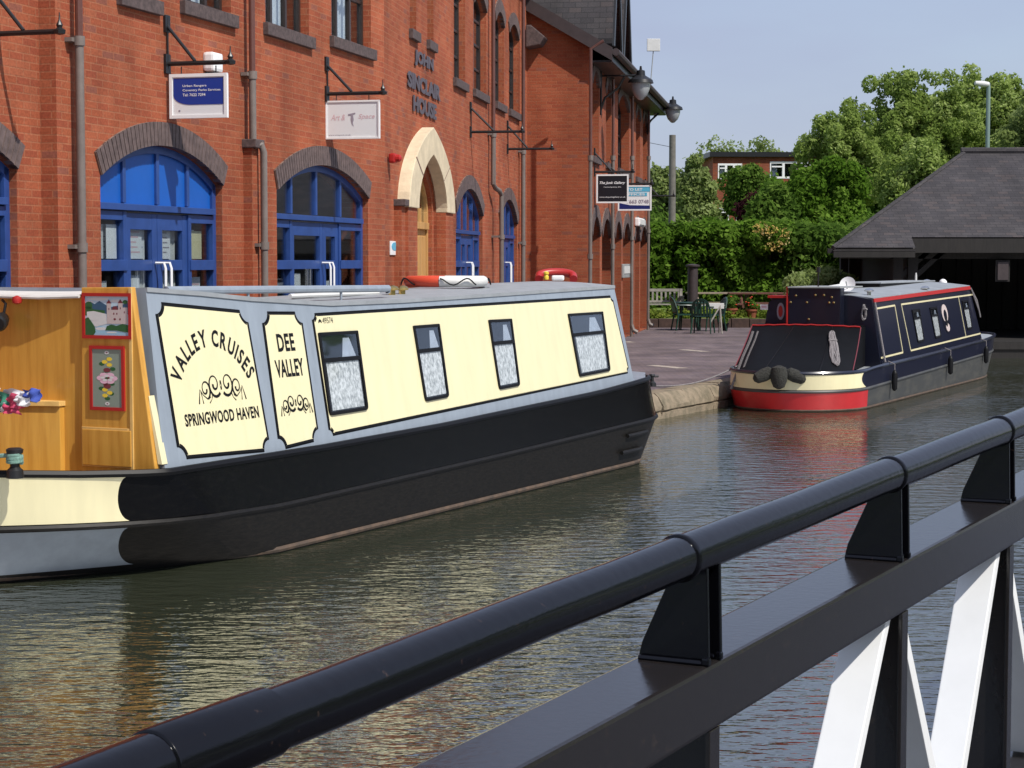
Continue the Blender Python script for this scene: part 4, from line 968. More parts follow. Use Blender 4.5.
ocx=(s1_*(ay2-ay3)+s2_*(ay3-ay1)+s3_*(ay1-ay2))/dd; ocy=(s1_*(ax3-ax2)+s2_*(ax1-ax3)+s3_*(ax2-ax1))/dd; orr=math.hypot(ax1-ocx,ay1-ocy)
print('arc',pv,ocx,ocy,orr)
arc_text(m,'VALLEY CRUISES',ocx,ocy,orr,math.atan2(ax1-ocx,ay1-ocy)-.03,math.atan2(ax3-ocx,ay3-ocy)-.02,.12,C1,.0075,.72,.03)
# springwood haven
a_1=pc1(184,420); a_2=pc1(258,412.5); print('sp',a_1,a_2)
put_text(m,'SPRINGWOOD HAVEN',(a_1[0]+a_2[0])/2,(a_1[1]+a_2[1])/2,.085,C1,wid=a_2[0]-a_1[0],offset=.03,lift=.0075,spacing=1.08)
m.build('painted_name',M['lb'],labs[0])
m=MB(); put_text(m,'DEE',*pc1(285,342.5),.13,C1,wid=.23,offset=.028,lift=.0075,spacing=1.08); put_text(m,'VALLEY',*pc1(289,368),.13,C1,wid=.375,offset=.028,lift=.0075,spacing=1.05); m.build('painted_name',M['lb'],labs[1])
m=MB(); put_text(m,'49574',1.985,1.652,.045,C1,wid=.15,lift=.0075); m.prism([(x+.025,z-.003) for x,z in [(1.825,1.638),(1.83,1.656),(1.85,1.668),(1.868,1.656),(1.873,1.638),(1.863,1.638),(1.858,1.65),(1.85,1.642),(1.842,1.65),(1.835,1.638)]],.0055,.0075,C1); m.build('registration_number',M['lb'],labs[2])
def ribbon(m,pts,w0,w1,T,h):
    n=len(pts); rows=[]
    for i,p in enumerate(pts):
        q0=Vector(pts[max(0,i-1)]); q1=Vector(pts[min(n-1,i+1)]); t=(q1-q0).normalized(); nn=Vector((-t.y,t.x)); k=i/(n-1); w_=lerp(w0,w1,abs(2*k-1)); p=Vector(p)
        rows.append([T(Vector((p.x+nn.x*w_,p.y+nn.y*w_,h))),T(Vector((p.x-nn.x*w_,p.y-nn.y*w_,h)))])
    m.grid(rows)
def scroll(m,cu_,cz_,w_,T,h=.0075):
    """symmetrical painted scrollwork"""
    k=w_/2
    for sg in (-1,1):
        def S(pts): return [(cu_+sg*x*k,cz_+y*k) for x,y in pts]
        sp=[]
        for i in range(26):
            a=-2.4+i/25*5.6*math.pi/2; r_=.27*(1-.80*i/25); sp.append((.27+r_*math.cos(a),.04+r_*1.2*math.sin(a)))
        ribbon(m,S(sp),.004,.011,T,h)
        sp=[]
        for i in range(22):
            a=math.pi+1.2-i/21*4.8*math.pi/2; r_=.21*(1-.75*i/21); sp.append((.67+r_*math.cos(a),-.06+r_*1.2*math.sin(a)))
        ribbon(m,S(sp),.004,.009,T,h)
        ribbon(m,S([(.5,-.25),(.62,-.3),(.78,-.2),(.9,-.05),(.96,-.25),(1.0,-.4)]),.002,.0065,T,h)
        ribbon(m,S([(0,-.1),(.03,0),(0,.12)]),.002,.007,T,h)
        ribbon(m,S([(.86,-.1),(.84,-.28),(.82,-.4)]),.002,.005,T,h); ribbon(m,S([(.40,-.2),(.46,-.32),(.56,-.4)]),.002,.005,T,h)
m=MB(); scroll(m,*pc1(220,385.5),.56,C1); m.build('painted_scroll',M['lb'],labs[0])
m=MB(); scroll(m,*pc1(295,403),.42,C1); m.build('painted_scroll',M['lb'],labs[1])
# windows
def rquad(c,r=.04,top=.012):
    out=[]
    for i in range(4):
        p=Vector(c[i]); a=(Vector(c[i-1])-p).normalized(); e=(Vector(c[(i+1)%4])-p).normalized(); q=top if i<2 else r
        p1=p+a*q; p2=p+e*q
        for k in range(4):
            t=k/3; out.append(tuple((p1*(1-t)**2+p*2*t*(1-t)+p2*t*t)))
    return out
def boat_window(C,c,base,parent,fr=.025,split=.34,glass='glassb',h0=.0055,frame='lb'):
    P_=rquad(c); I_=inset_poly(P_,fr); m=MB(); m.band(P_,I_,h0-.002,h0+.014,C)
    w_=m.build('window',M[frame],parent,smooth=False)
    tl,tr,br,bl=[Vector(q) for q in c]; L0=tl.lerp(bl,split); R0=tr.lerp(br,split)
    m=MB(); m.prism([tuple(L0+Vector((.015,.016))),tuple(R0+Vector((-.015,.016))),tuple(R0+Vector((-.015,-.016))),tuple(L0+Vector((.015,-.016)))],h0,h0+.016,C); m.build('window_bar',M[frame],w_)
    m=MB(); V,Fc=fillpoly(inset_poly(P_,.01),[],h0+.001,C); m.add(V,Fc); m.build('dark_room',M['dark'],w_)
    ins=lambda p,q:p.lerp(q,.0)
    # lace lower, drawn curtain above, glass in front
    fu=lambda a,b,t:a.lerp(b,t)
    c0=fu(L0,R0,.10);c1_=fu(L0,R0,.92);c2=fu(bl,br,.92)+Vector((0,.035));c3=fu(bl,br,.10)+Vector((0,.035))
    rows=[]
    for j in range(2):
        a=(c0,c3)[j]; b=(c1_,c2)[j]; rows.append([C(Vector((*(a.lerp(b,i/30)),h0+.0035+.0022*math.sin(i*2.1+j)))) for i in range(31)])
    m=MB(); m.grid(rows); m.build('lace_curtain',M['lace'],w_,smooth=True)
    a=fu(tl,tr,.60)+Vector((0,-.05)); b=fu(tl,tr,.76)+Vector((0,-.05)); d_=fu(L0,R0,.90); e_=fu(L0,R0,.52)
    m=MB(); m.grid([[C(Vector((*a.lerp(b,i/8),h0+.003+.0015*math.sin(i*2)))) for i in range(9)],[C(Vector((*e_.lerp(d_,i/8),h0+.003+.0015*math.sin(i*2)))) for i in range(9)]]); m.build('curtain',M['cloth'],w_)
    m=MB(); V,Fc=fillpoly([tuple(tl+Vector((.01,-.012))),tuple(tr+Vector((-.01,-.012))),tuple(R0+Vector((-.01,0))),tuple(L0+Vector((.01,0)))],[],h0+.009,C); m.add(V,Fc); m.build('top_pane',M['hopper'],w_)
    m=MB(); V,Fc=fillpoly(inset_poly(P_,.015),[],h0+.0075,C); m.add(V,Fc); m.build('pane',M[glass],w_)
    return w_
for c in ([(1.815,1.562),(2.39,1.560),(2.36,.940),(1.79,.934)],[(3.285,1.571),(3.735,1.574),(3.70,.955),(3.285,.943)],[(4.66,1.582),(5.12,1.580),(5.07,.972),(4.65,.960)],[(6.36,1.595),(7.20,1.597),(7.15,1.0),(6.39,.980)]):
    boat_window(C1,c,None,c1)
# wooden front of the cabin
def BK(p): return b1.T((p[2],p[0],p[1]))      # (v, z, u)
cvt=lambda z:cabv(z)
m=MB(); m.prism([(cabv(.7)+.035,.70),(.70,.70),(.68,1.93),(cabv(1.93)+.0,1.935)],-.36,-.305,BK); wd=m.build('front_door_leaf',M['wood'],BT1,bevel=.006); tag(wd,'varnished front door leaf with a castle painting and a rose panel')
m=MB(); m.box((.30,.98,-.372),(.68,1.0,-.36),lambda p:BK((p[0],p[1],p[2])))
m.box((.27,.735,-.368),(.69,1.0,-.362),BK); m.box((.26,.72,-.37),(.285,1.93,-.36),BK); m.build('door_moulding',M['woodl'],wd,bevel=.002)
m=MB(); m.box((.275,.745,-.378),(.68,.985,-.369),BK); m.build('lower_door_panel',M['wood'],wd,bevel=.004)
m=MB(); m.prism([(.66,.66),(1.82,.66),(1.76,1.875),(.66,1.875)],-.335,-.308,BK); m.build('bulkhead',M['wood'],BT1,bevel=.004)
m=MB(); m.add([BK(p) for p in [(.86,.60,-.38),(1.75,.60,-.66),(1.75,1.13,-.66),(.86,1.13,-.38),(.86,.60,-.33),(1.75,.60,-.33),(1.75,1.13,-.33),(.86,1.13,-.33)]],[(0,1,2,3),(4,7,6,5),(0,4,5,1),(3,2,6,7),(0,3,7,4),(1,5,6,2)]); lk=m.build('locker',M['wood'],BT1,bevel=.005)
m=MB(); m.add([BK(p) for p in [(.85,1.131,-.40),(1.2,1.131,-.51),(1.2,1.165,-.51),(.85,1.165,-.40),(.85,1.131,-.33),(1.2,1.131,-.33),(1.2,1.165,-.33),(.85,1.165,-.33)]],[(0,1,2,3),(4,7,6,5),(0,4,5,1),(3,2,6,7),(0,3,7,4),(1,5,6,2)]); m.build('ledge',M['woodl'],lk,bevel=.003)
m=MB(); m.tube([BK((.69,1.872,-.37)),BK((1.0,1.862,-.40)),BK((1.35,1.868,-.40)),BK((1.78,1.89,-.36))],.014,6); m.grid([[BK((.69,1.88,-.37)),BK((1.0,1.87,-.40)),BK((1.35,1.876,-.40)),BK((1.78,1.896,-.36))],[BK((.69,1.905,-.2)),BK((1.0,1.90,-.2)),BK((1.35,1.90,-.2)),BK((1.78,1.905,-.2))]]); m.build('roof_edge_trim',M['offw'],r1,smooth=True)
m=MB(); m.prism([(cabv(.8)-.012,.77),(cabv(.8)+.022,.77),(cabv(1.2)+.015,1.15),(cabv(1.3),1.22)],-.33,-.27,BK); m.build('cream_corner_post',M['cream'],c1)
# castle painting
def painting(v0,v1,z0,z1,frm,label):
    m=MB(); w_=.022
    m.box((v0,z0,-.375),(v1,z0+w_,-.36),BK); m.box((v0,z1-w_,-.375),(v1,z1,-.36),BK); m.box((v0,z0+w_,-.375),(v0+w_,z1-w_,-.36),BK); m.box((v1-w_,z0+w_,-.375),(v1,z1-w_,-.36),BK)
    f_=m.build('painted_panel',M[frm],wd); tag(f_,label)
    def PT(p): return BK((v1-w_-p[0]*(v1-v0-2*w_),z0+w_+p[1]*(z1-z0-2*w_),-.364-p[2]))   # 0..1 from the left, 0..1 up, layer
    return f_,PT
f_,PT=painting(.262,.668,1.592,1.895,'redt','painted castle by a waterfall in a dark red frame')
lay=[0]
def art(poly,mt,f_,PT):
    lay[0]+=1; m=MB(); m.prism(poly,.0002*lay[0],.0002*lay[0]+.0003,PT); return m
def artb(name,polys,mt,f_,PT):
    lay[0]+=1; m=MB(); [m.prism(p,.0003*lay[0],.0003*lay[0]+.0004,PT) for p in polys]; return m.build(name,M[mt],f_)
ell=lambda cx,cy,rx,ry,n=12,ph=0:[(cx+rx*math.cos(2*math.pi*i/n+ph),cy+ry*math.sin(2*math.pi*i/n+ph)) for i in range(n)]
artb('sky',[[(0,0),(1,0),(1,1),(0,1)]],'psky',f_,PT)
artb('clouds',[ell(.3,.93,.25,.04),ell(.75,.88,.2,.04),ell(.1,.85,.1,.03)],'offw',f_,PT)
artb('hills',[[(0,.55),(0,.82),(.12,.86),(.22,.80),(.33,.88),(.45,.80),(.55,.72),(.8,.78),(1,.84),(1,.55)]],'pblue',f_,PT)
artb('far_wood',[[(0,.5),(0,.72),(.1,.74),(.2,.66),(.45,.64),(.45,.5)],ell(.08,.76,.09,.10)],'pgreen',f_,PT)
artb('mist',[[(.04,.28),(.04,.60),(.2,.62),(.48,.55),(.5,.3),(.25,.22)]],'offw',f_,PT)
artb('river',[[(.2,0),(.25,.2),(.35,.25),(.5,.14),(.75,.10),(1,.06),(1,0)]],'pwater',f_,PT)
artb('foam',[ell(.36,.17,.13,.04),ell(.6,.08,.12,.02),ell(.2,.42,.1,.05)],'offw',f_,PT)
artb('castle',[[(.5,.3),(.5,.82),(.6,.82),(.6,.66),(.76,.66),(.76,.83),(.86,.83),(.86,.72),(.97,.72),(.97,.3)]],'pcast',f_,PT)
artb('castle_roofs',[[(.49,.82),(.55,.92),(.61,.82)],[(.75,.83),(.81,.93),(.87,.83)],[(.61,.66),(.65,.75),(.73,.75),(.76,.66)]],'pmaroon',f_,PT)
artb('castle_windows',[ell(.55,.68,.012,.03,6),ell(.81,.7,.012,.03,6),ell(.66,.56,.015,.03,6),ell(.73,.56,.015,.03,6),ell(.68,.42,.03,.03,6),ell(.9,.6,.012,.03,6),ell(.8,.42,.02,.03,6)],'pmaroon',f_,PT)
artb('bushes',[[(0,0),(0,.42),(.07,.46),(.14,.36),(.22,.22),(.24,.08),(.18,0)],[(.46,.13),(.5,.24),(.6,.28),(.72,.25),(.85,.3),(1,.27),(1,.08),(.7,.13)],ell(.92,.86,.06,.05)],'pgreen',f_,PT)
f_,PT=painting(.325,.612,1.115,1.545,'redt','rose spray on a grey green panel in a bright red frame')
artb('ground_colour',[[(0,0),(1,0),(1,1),(0,1)]],'pgrey',f_,PT)
artb('leaves',[ell(.5+.2*math.sin(i*2.4),.15+.085*i,.10,.035,8,i) for i in range(9)],'pgreen',f_,PT)
artb('yellow_flowers',[ell(.42+.16*(i%2),y,.10,.035,7,i) for i,y in enumerate((.2,.25,.3,.73,.78,.83))],'yellow',f_,PT)
artb('maroon_flowers',[ell(.5,.36,.13,.045,8),ell(.5,.64,.13,.04,8),ell(.44,.4,.08,.03,7)],'pmaroon',f_,PT)
artb('rose',[ell(.5+.22*math.cos(i*1.05),.5+.06*math.sin(i*1.05),.14,.045,9) for i in range(6)],'ppink',f_,PT)
artb('petals',[ell(.5+.16*math.cos(i*1.26+.4),.5+.04*math.sin(i*1.26+.4),.08,.022,7) for i in range(5)]+[ell(.5,.94,.08,.03),ell(.5,.06,.08,.03)],'offw',f_,PT)
artb('flower_eyes',[ell(.5,.94,.03,.012,6),ell(.5,.06,.03,.012,6),ell(.55,.51,.05,.014,6)],'pmaroon',f_,PT)
# headlamp, horn knob
c=onp(8,318,b1.T((-.36,0,0)),b1.d)-b1.d*.05; m=MB(); m.lathe([(.01,-.02),(.045,0),(.06,.05),(.062,.09),(.05,.10)],c,16,-b1.d+Vector((.3,0,-.35))); hl=m.build('headlamp',M['iron'],BT1,smooth=True)
m=MB(); m.tube([c,c+Vector((.02,0,.1)),BK((1.36,1.84,-.36))],.010,6); m.build('lamp_bracket',M['iron'],hl)
c=onp(17,300,b1.T((-.42,0,0)),b1.d); m=MB(); m.lathe([(.005,-.03),(.03,-.02),(.035,.0),(.03,.02),(.005,.03)],c,10); m.build('red_knob',M['redt'],BT1,smooth=True)
# T-stud with rope at bow; dolly at other end
c=onp(15,470,b1.T((0,.55,0)),b1.n); ts=MB(); ts.lathe([(.055,-.05),(.05,0),(.03,.02),(.028,.10),(.05,.105),(.055,.13),(.04,.14)],c,14); ts.build('mooring_stud',M['iron'],BT1,smooth=True)
rp=MB(); pts=[]
for i in range(60):
    a=i*.42; pts.append(c+Vector((math.cos(a)*.042,math.sin(a)*.042,.045+.0009*i)))
pts+= [c+Vector((-.15,.02,.085)),c+Vector((-.4,.15,.09)),c+Vector((-.8,.5,.05)),c+Vector((-1.1,1.2,-.25))]
rp.tube(pts,.014,6); tag(rp.build('mooring_rope',M['ropeg'],smooth=True),'green mooring rope wound round the stud on the cream boat\'s bow','rope')
c=onp(652,381,b1.T((0,.35,0)),b1.n); m=MB(); m.lathe([(.05,-.06),(.045,-.02),(.022,0),(.02,.05),(.035,.06),(.03,.075)],c,10); m.tube([c+Vector((-.05,-.03,.05)),c+Vector((.07,.04,.05))],.014,6); m.build('mooring_stud',M['iron'],BT1,smooth=True)
# roof fittings
ra=onp(166,290.5,b1.T((0,.42,0)),b1.n); rb=onp(388,288.5,b1.T((0,.42,0)),b1.n); m=MB(); m.tube([ra-Vector((0,0,.05)),ra,rb,rb-Vector((0,0,.04))],[.02,.03,.03,.02],10); hr=m.build('roof_handrail',M['greyb'],r1,smooth=True)
m=MB()
for x in (248,341):
    t=(x-166)/(388-166); p=onp(x,290,b1.T((0,.42,0)),b1.n); m.tube([p+Vector((0,0,.01)),p-Vector((0,0,.18))],.012,6)
m.build('handrail_support',M['greyb'],hr)
m=MB(); p0=onp(290,296,b1.T((0,.75,0)),b1.n); p1=onp(378,293,b1.T((0,.75,0)),b1.n); m.tube([p0,p1],.018,8); m.tube([p0+Vector((.0,.1,-.01)),p1+Vector((-.1,.3,0))],.014,8); tag(m.build('boat_pole',M['offw'],smooth=True),'thin pale pole lying on the roof of the cream boat beside its handrail','pole')
for x in (392,402):
    c=onp(x,290.5,b1.T((0,.60,0)),b1.n); m=MB(); m.lathe([(.03,-.08),(.03,0),(.055,.005),(.06,.018),(.045,.035),(.015,.045)],c,14); m.build('mushroom_vent',M['brass'],r1,smooth=True)
# life ring lying on the roof
c=onp(446,285,b1.T((0,.95,0)),b1.n); c=c+Vector((0,0,.035)); LR=empty('life_ring',c,0,'red and white life ring lying flat on the roof of the cream boat','life ring')
ax=Vector((.03,-.02,1)).normalized()
def ringpts(a0,a1,n,R_,k=1): return [c+Vector((math.cos(lerp(a0,a1,i/n))*R_,math.sin(lerp(a0,a1,i/n))*R_,0)) for i in range(n+1)]
Rr,rt=.345,.052
for nm,a0,a1,mt in (('red_half',R(94),R(262),'orange'),('white_half',R(262),R(454),'offw')):
    m=MB(); m.tube(ringpts(a0,a1,24,Rr),rt,14); m.build(nm,M[mt],LR,smooth=True)
for k in range(4):
    m=MB(); a=R(20+90*k); pts=[c+Vector((math.cos(a+q*.9)*(Rr+.055+.03*math.sin(math.pi*(q+.5)) ),math.sin(a+q*.9)*(Rr+.055+.03*math.sin(math.pi*(q+.5))),.03*math.sin(q*9))) for q in [i/12-.5 for i in range(13)]]
    m.tube(pts,.007,5); m.build('grab_line',M['lb'],LR,smooth=True)
# red horseshoe buoy beyond
c=onp(556,284,b1.T((0,1.35,0)),b1.n); c=c+Vector((0,0,.085)); HB=empty('horseshoe_buoy',c,0,'red horseshoe lifebuoy with a yellow light at the far edge of the cream boat roof','lifebuoy')
m=MB(); vx=Vector((1,.1,0)); pts=[c+vx*(.19*math.cos(a))+Vector((0,.16*math.sin(a)*.5,.045*math.sin(a))) for a in [math.pi*i/14 for i in range(15)]]; pts=[pts[0]+Vector((0,-.08,-.03))]+pts+[pts[-1]+Vector((0,-.08,-.03))]; m.tube(pts,.045,12); m.build('float',M['redt'],HB,smooth=True)
m=MB(); m.box((-.07,-.03,-.05),(.07,.03,.01),lambda p:c+p+Vector((.02,-.02,0))); m.build('white_cover',M['white'],HB,bevel=.02)
m=MB(); cc=c+Vector((-.11,-.12,-.035)); m.lathe([(.025,0),(.03,.03),(.02,.05),(.03,.06),(.03,.08),(.01,.09)],cc,10); m.build('yellow_light',M['yellow'],HB,smooth=True)
# crumpled cloths on the ledge
c=BK((1.12,1.18,-.58)); CL=empty('crumpled_flags',c,0,'crumpled multicoloured cloths lying on the wooden ledge at the front of the cream boat','cloth')
for k,(mt,dx,dz,sx,sz,ph) in enumerate((('cwhite',-.02,.03,.22,.07,0),('cgreen',.10,-.0,.12,.08,1),('cpink',.02,.0,.16,.07,2),('cblue',-.13,.045,.11,.06,3),('cwhite',.12,-.05,.10,.05,4),('cpink',.05,-.055,.11,.05,5),('cgreen',.15,-.05,.06,.05,6),('cwhite',.16,.05,.06,.05,7),('cwhite',-.07,.0,.10,.045,8))):
    rows=[]; rr=random.Random(k+3)
    for i in range(9):
        row=[]
        for j in range(9):
            a=(i/8-.5)*2; b_=(j/8-.5)*2; dd=.05*(1-a*a*.6)+.012*math.sin(a*6+ph)+.010*math.cos(b_*4+ph*2+a*3); q=b1.d*(-.03-dd-.012*k*.3)-b1.n*(-.12+dx+a*sx*.66*(1+.08*math.sin(b_*4+ph)))+Vector((0,0,dz+b_*sz*.5*1.25*(1+.16*math.sin(a*3+ph))+.006*math.sin(a*6+ph)))
            row.append(c+q)
        rows.append(row)
    m=MB(); m.grid(rows); m.build('cloth_fold',M[mt],CL,smooth=True,fix=False,angle=80)
# ---------------------------------------------------------------- the navy boat with red and cream stern
zg2=lambda u: interp(u,[(-1,.545),(0,.555),(.52,.576),(4,.62),(8,.692),(9.5,.74)])
zs2=lambda u: interp(u,[(-1,.285),(0,.30),(4,.37),(8.5,.46),(10,.49)])
fe=lambda t:1-math.sqrt(max(0,1-t**2.0))
fe2=lambda t:1-max(0,(1-t**2.4))**.55
lv=[dict(z=lambda u:-.4,ub=.1,Lb=.9,**{'in':.12},fb=fe,us=7.2,Ls=2.0),
    dict(z=lambda u:0.0,ub=.1,Lb=1.08,**{'in':.03},fb=fe,us=7.4,Ls=2.2),
    dict(z=zs2,ub=.05,Lb=1.12,**{'in':0.0},fb=fe2,us=7.8,Ls=2.2),
    dict(z=zg2,ub=.0,Lb=1.10,**{'in':.03},fb=fe2,us=8.0,Ls=2.4)]
b2=Boat((5.096,27.12,0),(.435,.90,0),2.0,lv,zg2)
BT2=empty('narrowboat',b2.T((4,1,0)),0,'dark navy narrowboat with red and cream rounded stern and black canvas hood','narrowboat')
loops=[b2.loop(i) for i in range(4)]
m=MB(); m.grid([[b2.T(p) for p in lp] for lp in loops[:3]],close=True); h2=m.build('hull',M['charc'],BT2,smooth=True,angle=50)
m=MB(); m.grid([[b2.T(p) for p in lp] for lp in loops[2:]],close=True); m.build('upper_hull_side',M['navy'],h2,smooth=True,angle=50)
strake(b2,loops[2],h2,'rubbing_strake',M['charc'],.022); strake(b2,loops[3],h2,'gunwale_rail',M['navy'],.028); strake(b2,loops[1],h2,'base_strip',M['rust'],.02,dz=.02)
m=MB(); m.add([b2.T((lerp(p[0],4,.01),lerp(p[1],1,.03),p[2]-.015)) for p in loops[3]],[tuple(range(len(loops[3])))]); m.build('deck',M['roofg'],h2)
def band2(name,mt,i,k0,k1,tr):
    rows=[]
    for a in range(9):
        k=lerp(k0,k1,a/8); t0=tr(a/8); row=[]
        for j in range(73):
            q=j/72*2; 
            sn=lambda x:math.sin(math.pi/2*x)
            as0=math.asin(t0)*2/math.pi
            if q<=1: row.append(b2.T(b2.bow_surface(i,sn(lerp(as0,1,q)),k,.006)))
            else:
                p=b2.bow_surface(i,sn(lerp(1,as0,q-1)),k,.006); row.append(b2.T((p[0],2-p[1],p[2])))
        rows.append(row)
    m=MB(); m.grid(rows); return m.build(name,mt,h2,smooth=True,angle=60)
band2('cream_stern_band',M['cream'],2,.10,.90,lambda q:.10+.10*(abs(2*q-1))**2*-1+.14)
band2('red_stern_band',M['redb'],1,.10,.92,lambda q:.06)
cv2=lambda z:.05+(z-.65)*.15/.8
ln2=Vector((b2.n.x*.8,b2.n.y*.8,.15)).normalized()
def C2(p): return b2.T((p[0],cv2(p[1]),p[1]))+ln2*p[2]
zr2=lambda u: interp(u,[(.9,1.562),(7.6,1.675)])
c2,r2=cabin(b2,BT2,[1.0,2,3,4,5,6,7,7.6],zr2,cv2,M['navy'],M['roofl'],u_end=(7.6,7.92),u_fr=(1.0,.92),camber=.06)
def strip(u0,z0,u1,z1,w_,mt,name,par,h=.004):
    m=MB(); d_=Vector((u1-u0,z1-z0)).normalized(); n_=Vector((-d_.y,d_.x))*w_/2
    m.prism([(u0+n_.x,z0+n_.y),(u1+n_.x,z1+n_.y),(u1-n_.x,z1-n_.y),(u0-n_.x,z0-n_.y)],0,h,C2); return m
m=MB(); m.prism([(1.0,1.50),(7.6,1.608),(7.59,1.668),(1.0,1.556)],0,.02,C2); m.build('red_cant_rail',M['redt'],r2)
m=MB()
for a in ((1.03,1.408,2.2,1.435),(2.6,1.442,7.75,1.515),(.90,.69,2.2,.715),(2.7,.722,7.85,.815)):
    d_=Vector((a[2]-a[0],a[3]-a[1])).normalized(); n_=Vector((-d_.y,d_.x))*.013; m.prism([(a[0]+n_.x,a[1]+n_.y),(a[2]+n_.x,a[3]+n_.y),(a[2]-n_.x,a[3]-n_.y),(a[0]-n_.x,a[1]-n_.y)],0,.004,C2)
for a in ((2.2,1.435,2.2,.715),(2.6,1.442,2.7,.722),(6.6,1.495,6.66,.79)):
    m.prism([(a[0]-.012,a[1]),(a[0]+.012,a[1]),(a[2]+.012,a[3]),(a[2]-.012,a[3])],0,.0045,C2)
m.build('cream_coach_line',M['cream'],c2)
for c in ([(3.17,1.345),(3.66,1.352),(3.62,.83),(3.2,.82)],[(4.36,1.355),(4.84,1.36),(4.80,.855),(4.4,.845)],[(6.78,1.42),(7.25,1.427),(7.22,.92),(6.84,.91)]):
    boat_window(C2,c,None,c2,fr=.03,split=.27,h0=.003)
m=MB(); m.prism(ell(5.38,1.14,.26,.24,20),0,.006,C2); q=m.build('oval_painting',M['navyp'],c2)
m=MB(); m.band(ell(5.36,1.24,.21,.15,14),ell(5.37,1.20,.12,.10,14),.006,.008,C2); m.prism(ell(5.42,1.0,.13,.07,12),.006,.008,C2); m.build('painted_petals',M['pcast'],q)
m=MB(); m.prism(ell(5.37,1.10,.08,.09,10),.008,.010,C2); m.build('painted_centre',M['lb'],q)
# stern cabin wall, hatch and doors
def K2(p): return b2.T((p[2],p[0],p[1]))
m=MB(); m.prism([(cv2(.7),.56),(2-cv2(.7),.56),(2-cv2(1.5),1.50),(1.45,1.60),(1.0,1.62),(.5,1.60),(cv2(1.5),1.545)],.90,1.0,K2); bw_=m.build('stern_bulkhead',M['navyp'],BT2)
m=MB(); m.box((.62,1.15,.70),(1.42,1.72,.9),K2); m.build('hatch_box',M['navyp'],BT2,bevel=.01)
m=MB(); m.box((.62,1.715,.66),(1.42,1.735,1.9),K2); m.build('sliding_hatch',M['plate'],r2)
m=MB(); m.box((1.425,1.14,.68),(1.445,1.73,.70),K2); m.build('red_edge_strip',M['redt'],bw_)
for v,z in ((1.3,1.6),(1.0,1.61),(.87,1.61),(.75,1.58),(1.13,1.5),(1.1,1.25),(.72,1.5),(1.38,1.5),(.79,1.5)):
    m=MB(); m.lathe([(.016,0),(.018,.012),(.006,.02)],K2((v,z,.70)),8,-b2.d); m.build('brass_knob',M['brass'],bw_,smooth=True)
m=MB(); m.box((1.80,1.38,.893),(1.92,1.46,.90),K2); q=m.build('white_notice',M['white'],bw_)
m=MB(); m.box((1.82,1.41,.890),(1.90,1.44,.893),K2); m.build('notice_print',M['pinkt'],q)
m=MB(); m.prism(ell(1.60,1.36,.06,.13,14),.893,.90,K2); q=m.build('painted_oval',M['greyt'],bw_); m=MB(); m.prism(ell(1.60,1.36,.035,.09,10),.889,.893,K2); m.build('painted_flower',M['redt'],q)
m=MB(); m.box((1.5,1.56,.85),(2-cv2(1.5),1.60,1.1),K2); m.build('red_hatch_edge',M['redt'],r2)
# canvas hood
top=[(lerp(.30,1.95,i/20),1.14+.02*math.sin(math.pi*i/20)+.005*math.sin(i*2.3),.62) for i in range(21)]
base=[]
nr=[b2.bowpt(3,t) for t in [math.sin(math.pi/2*i/20) for i in range(21)]]
bp=[(u,v) for u,v in nr]+[(u,2-v) for u,v in nr[-2::-1]]
cum=[0]
for i in range(1,len(bp)): cum.append(cum[-1]+math.dist(bp[i],bp[i-1]))
def along(t):
    s=t*cum[-1]
    for i in range(1,len(cum)):
        if s<=cum[i] or i==len(cum)-1:
            k=(s-cum[i-1])/max(1e-6,cum[i]-cum[i-1]); return lerp(bp[i-1][0],bp[i][0],k),lerp(bp[i-1][1],bp[i][1],k)
rows=[]
for a in range(9):
    k=a/8; row=[]
    for i in range(21):
        tp=top[i]; u,v=along(.13+.74*i/20); zb=zg2(u)+.02
        sag=.03*math.sin(math.pi*k)*(1+.5*math.sin(i*1.1)); row.append(b2.T((lerp(u+.04,tp[2],k)+sag,lerp(lerp(v,1,.05),tp[0],k),lerp(zb,tp[1],k))))
    rows.append(row)
m=MB(); m.grid(rows)
for i_,v_ in ((0,.30),(20,1.95)):
    u,v=along(.13+.74*i_/20); m.grid([[rows[a][i_] for a in range(9)],[b2.T((.92,lerp(v_+(.0),v_,1),lerp(zg2(.6),1.16,a/8))) if True else None for a in range(9)]])
m.grid([rows[8],[b2.T((.92,tp[0],1.17)) for tp in top]])
cvs=m.build('canvas_hood',M['canvas'],BT2,smooth=True,angle=60)
m=MB(); m.tube([p+Vector((0,0,.01)) for p in rows[8]],.014,6); m.build('red_hood_piping',M['redt'],cvs,smooth=True); m=MB(); m.tube([rows[a][0]+Vector((.008,-.008,.0)) for a in range(9)],.008,6); m.tube([rows[a][20]+Vector((-.008,-.008,.0)) for a in range(9)],.008,6); m.build('hood_side_piping',M['pmaroon'],cvs,smooth=True)
m=MB(); m.tube([rows[a][12]-b2.d*.008 for a in range(9)],.008,5); m.tube([rows[a][5]-b2.d*.008 for a in range(9)],.01,5); m.build('hood_zip',M['lb'],cvs)
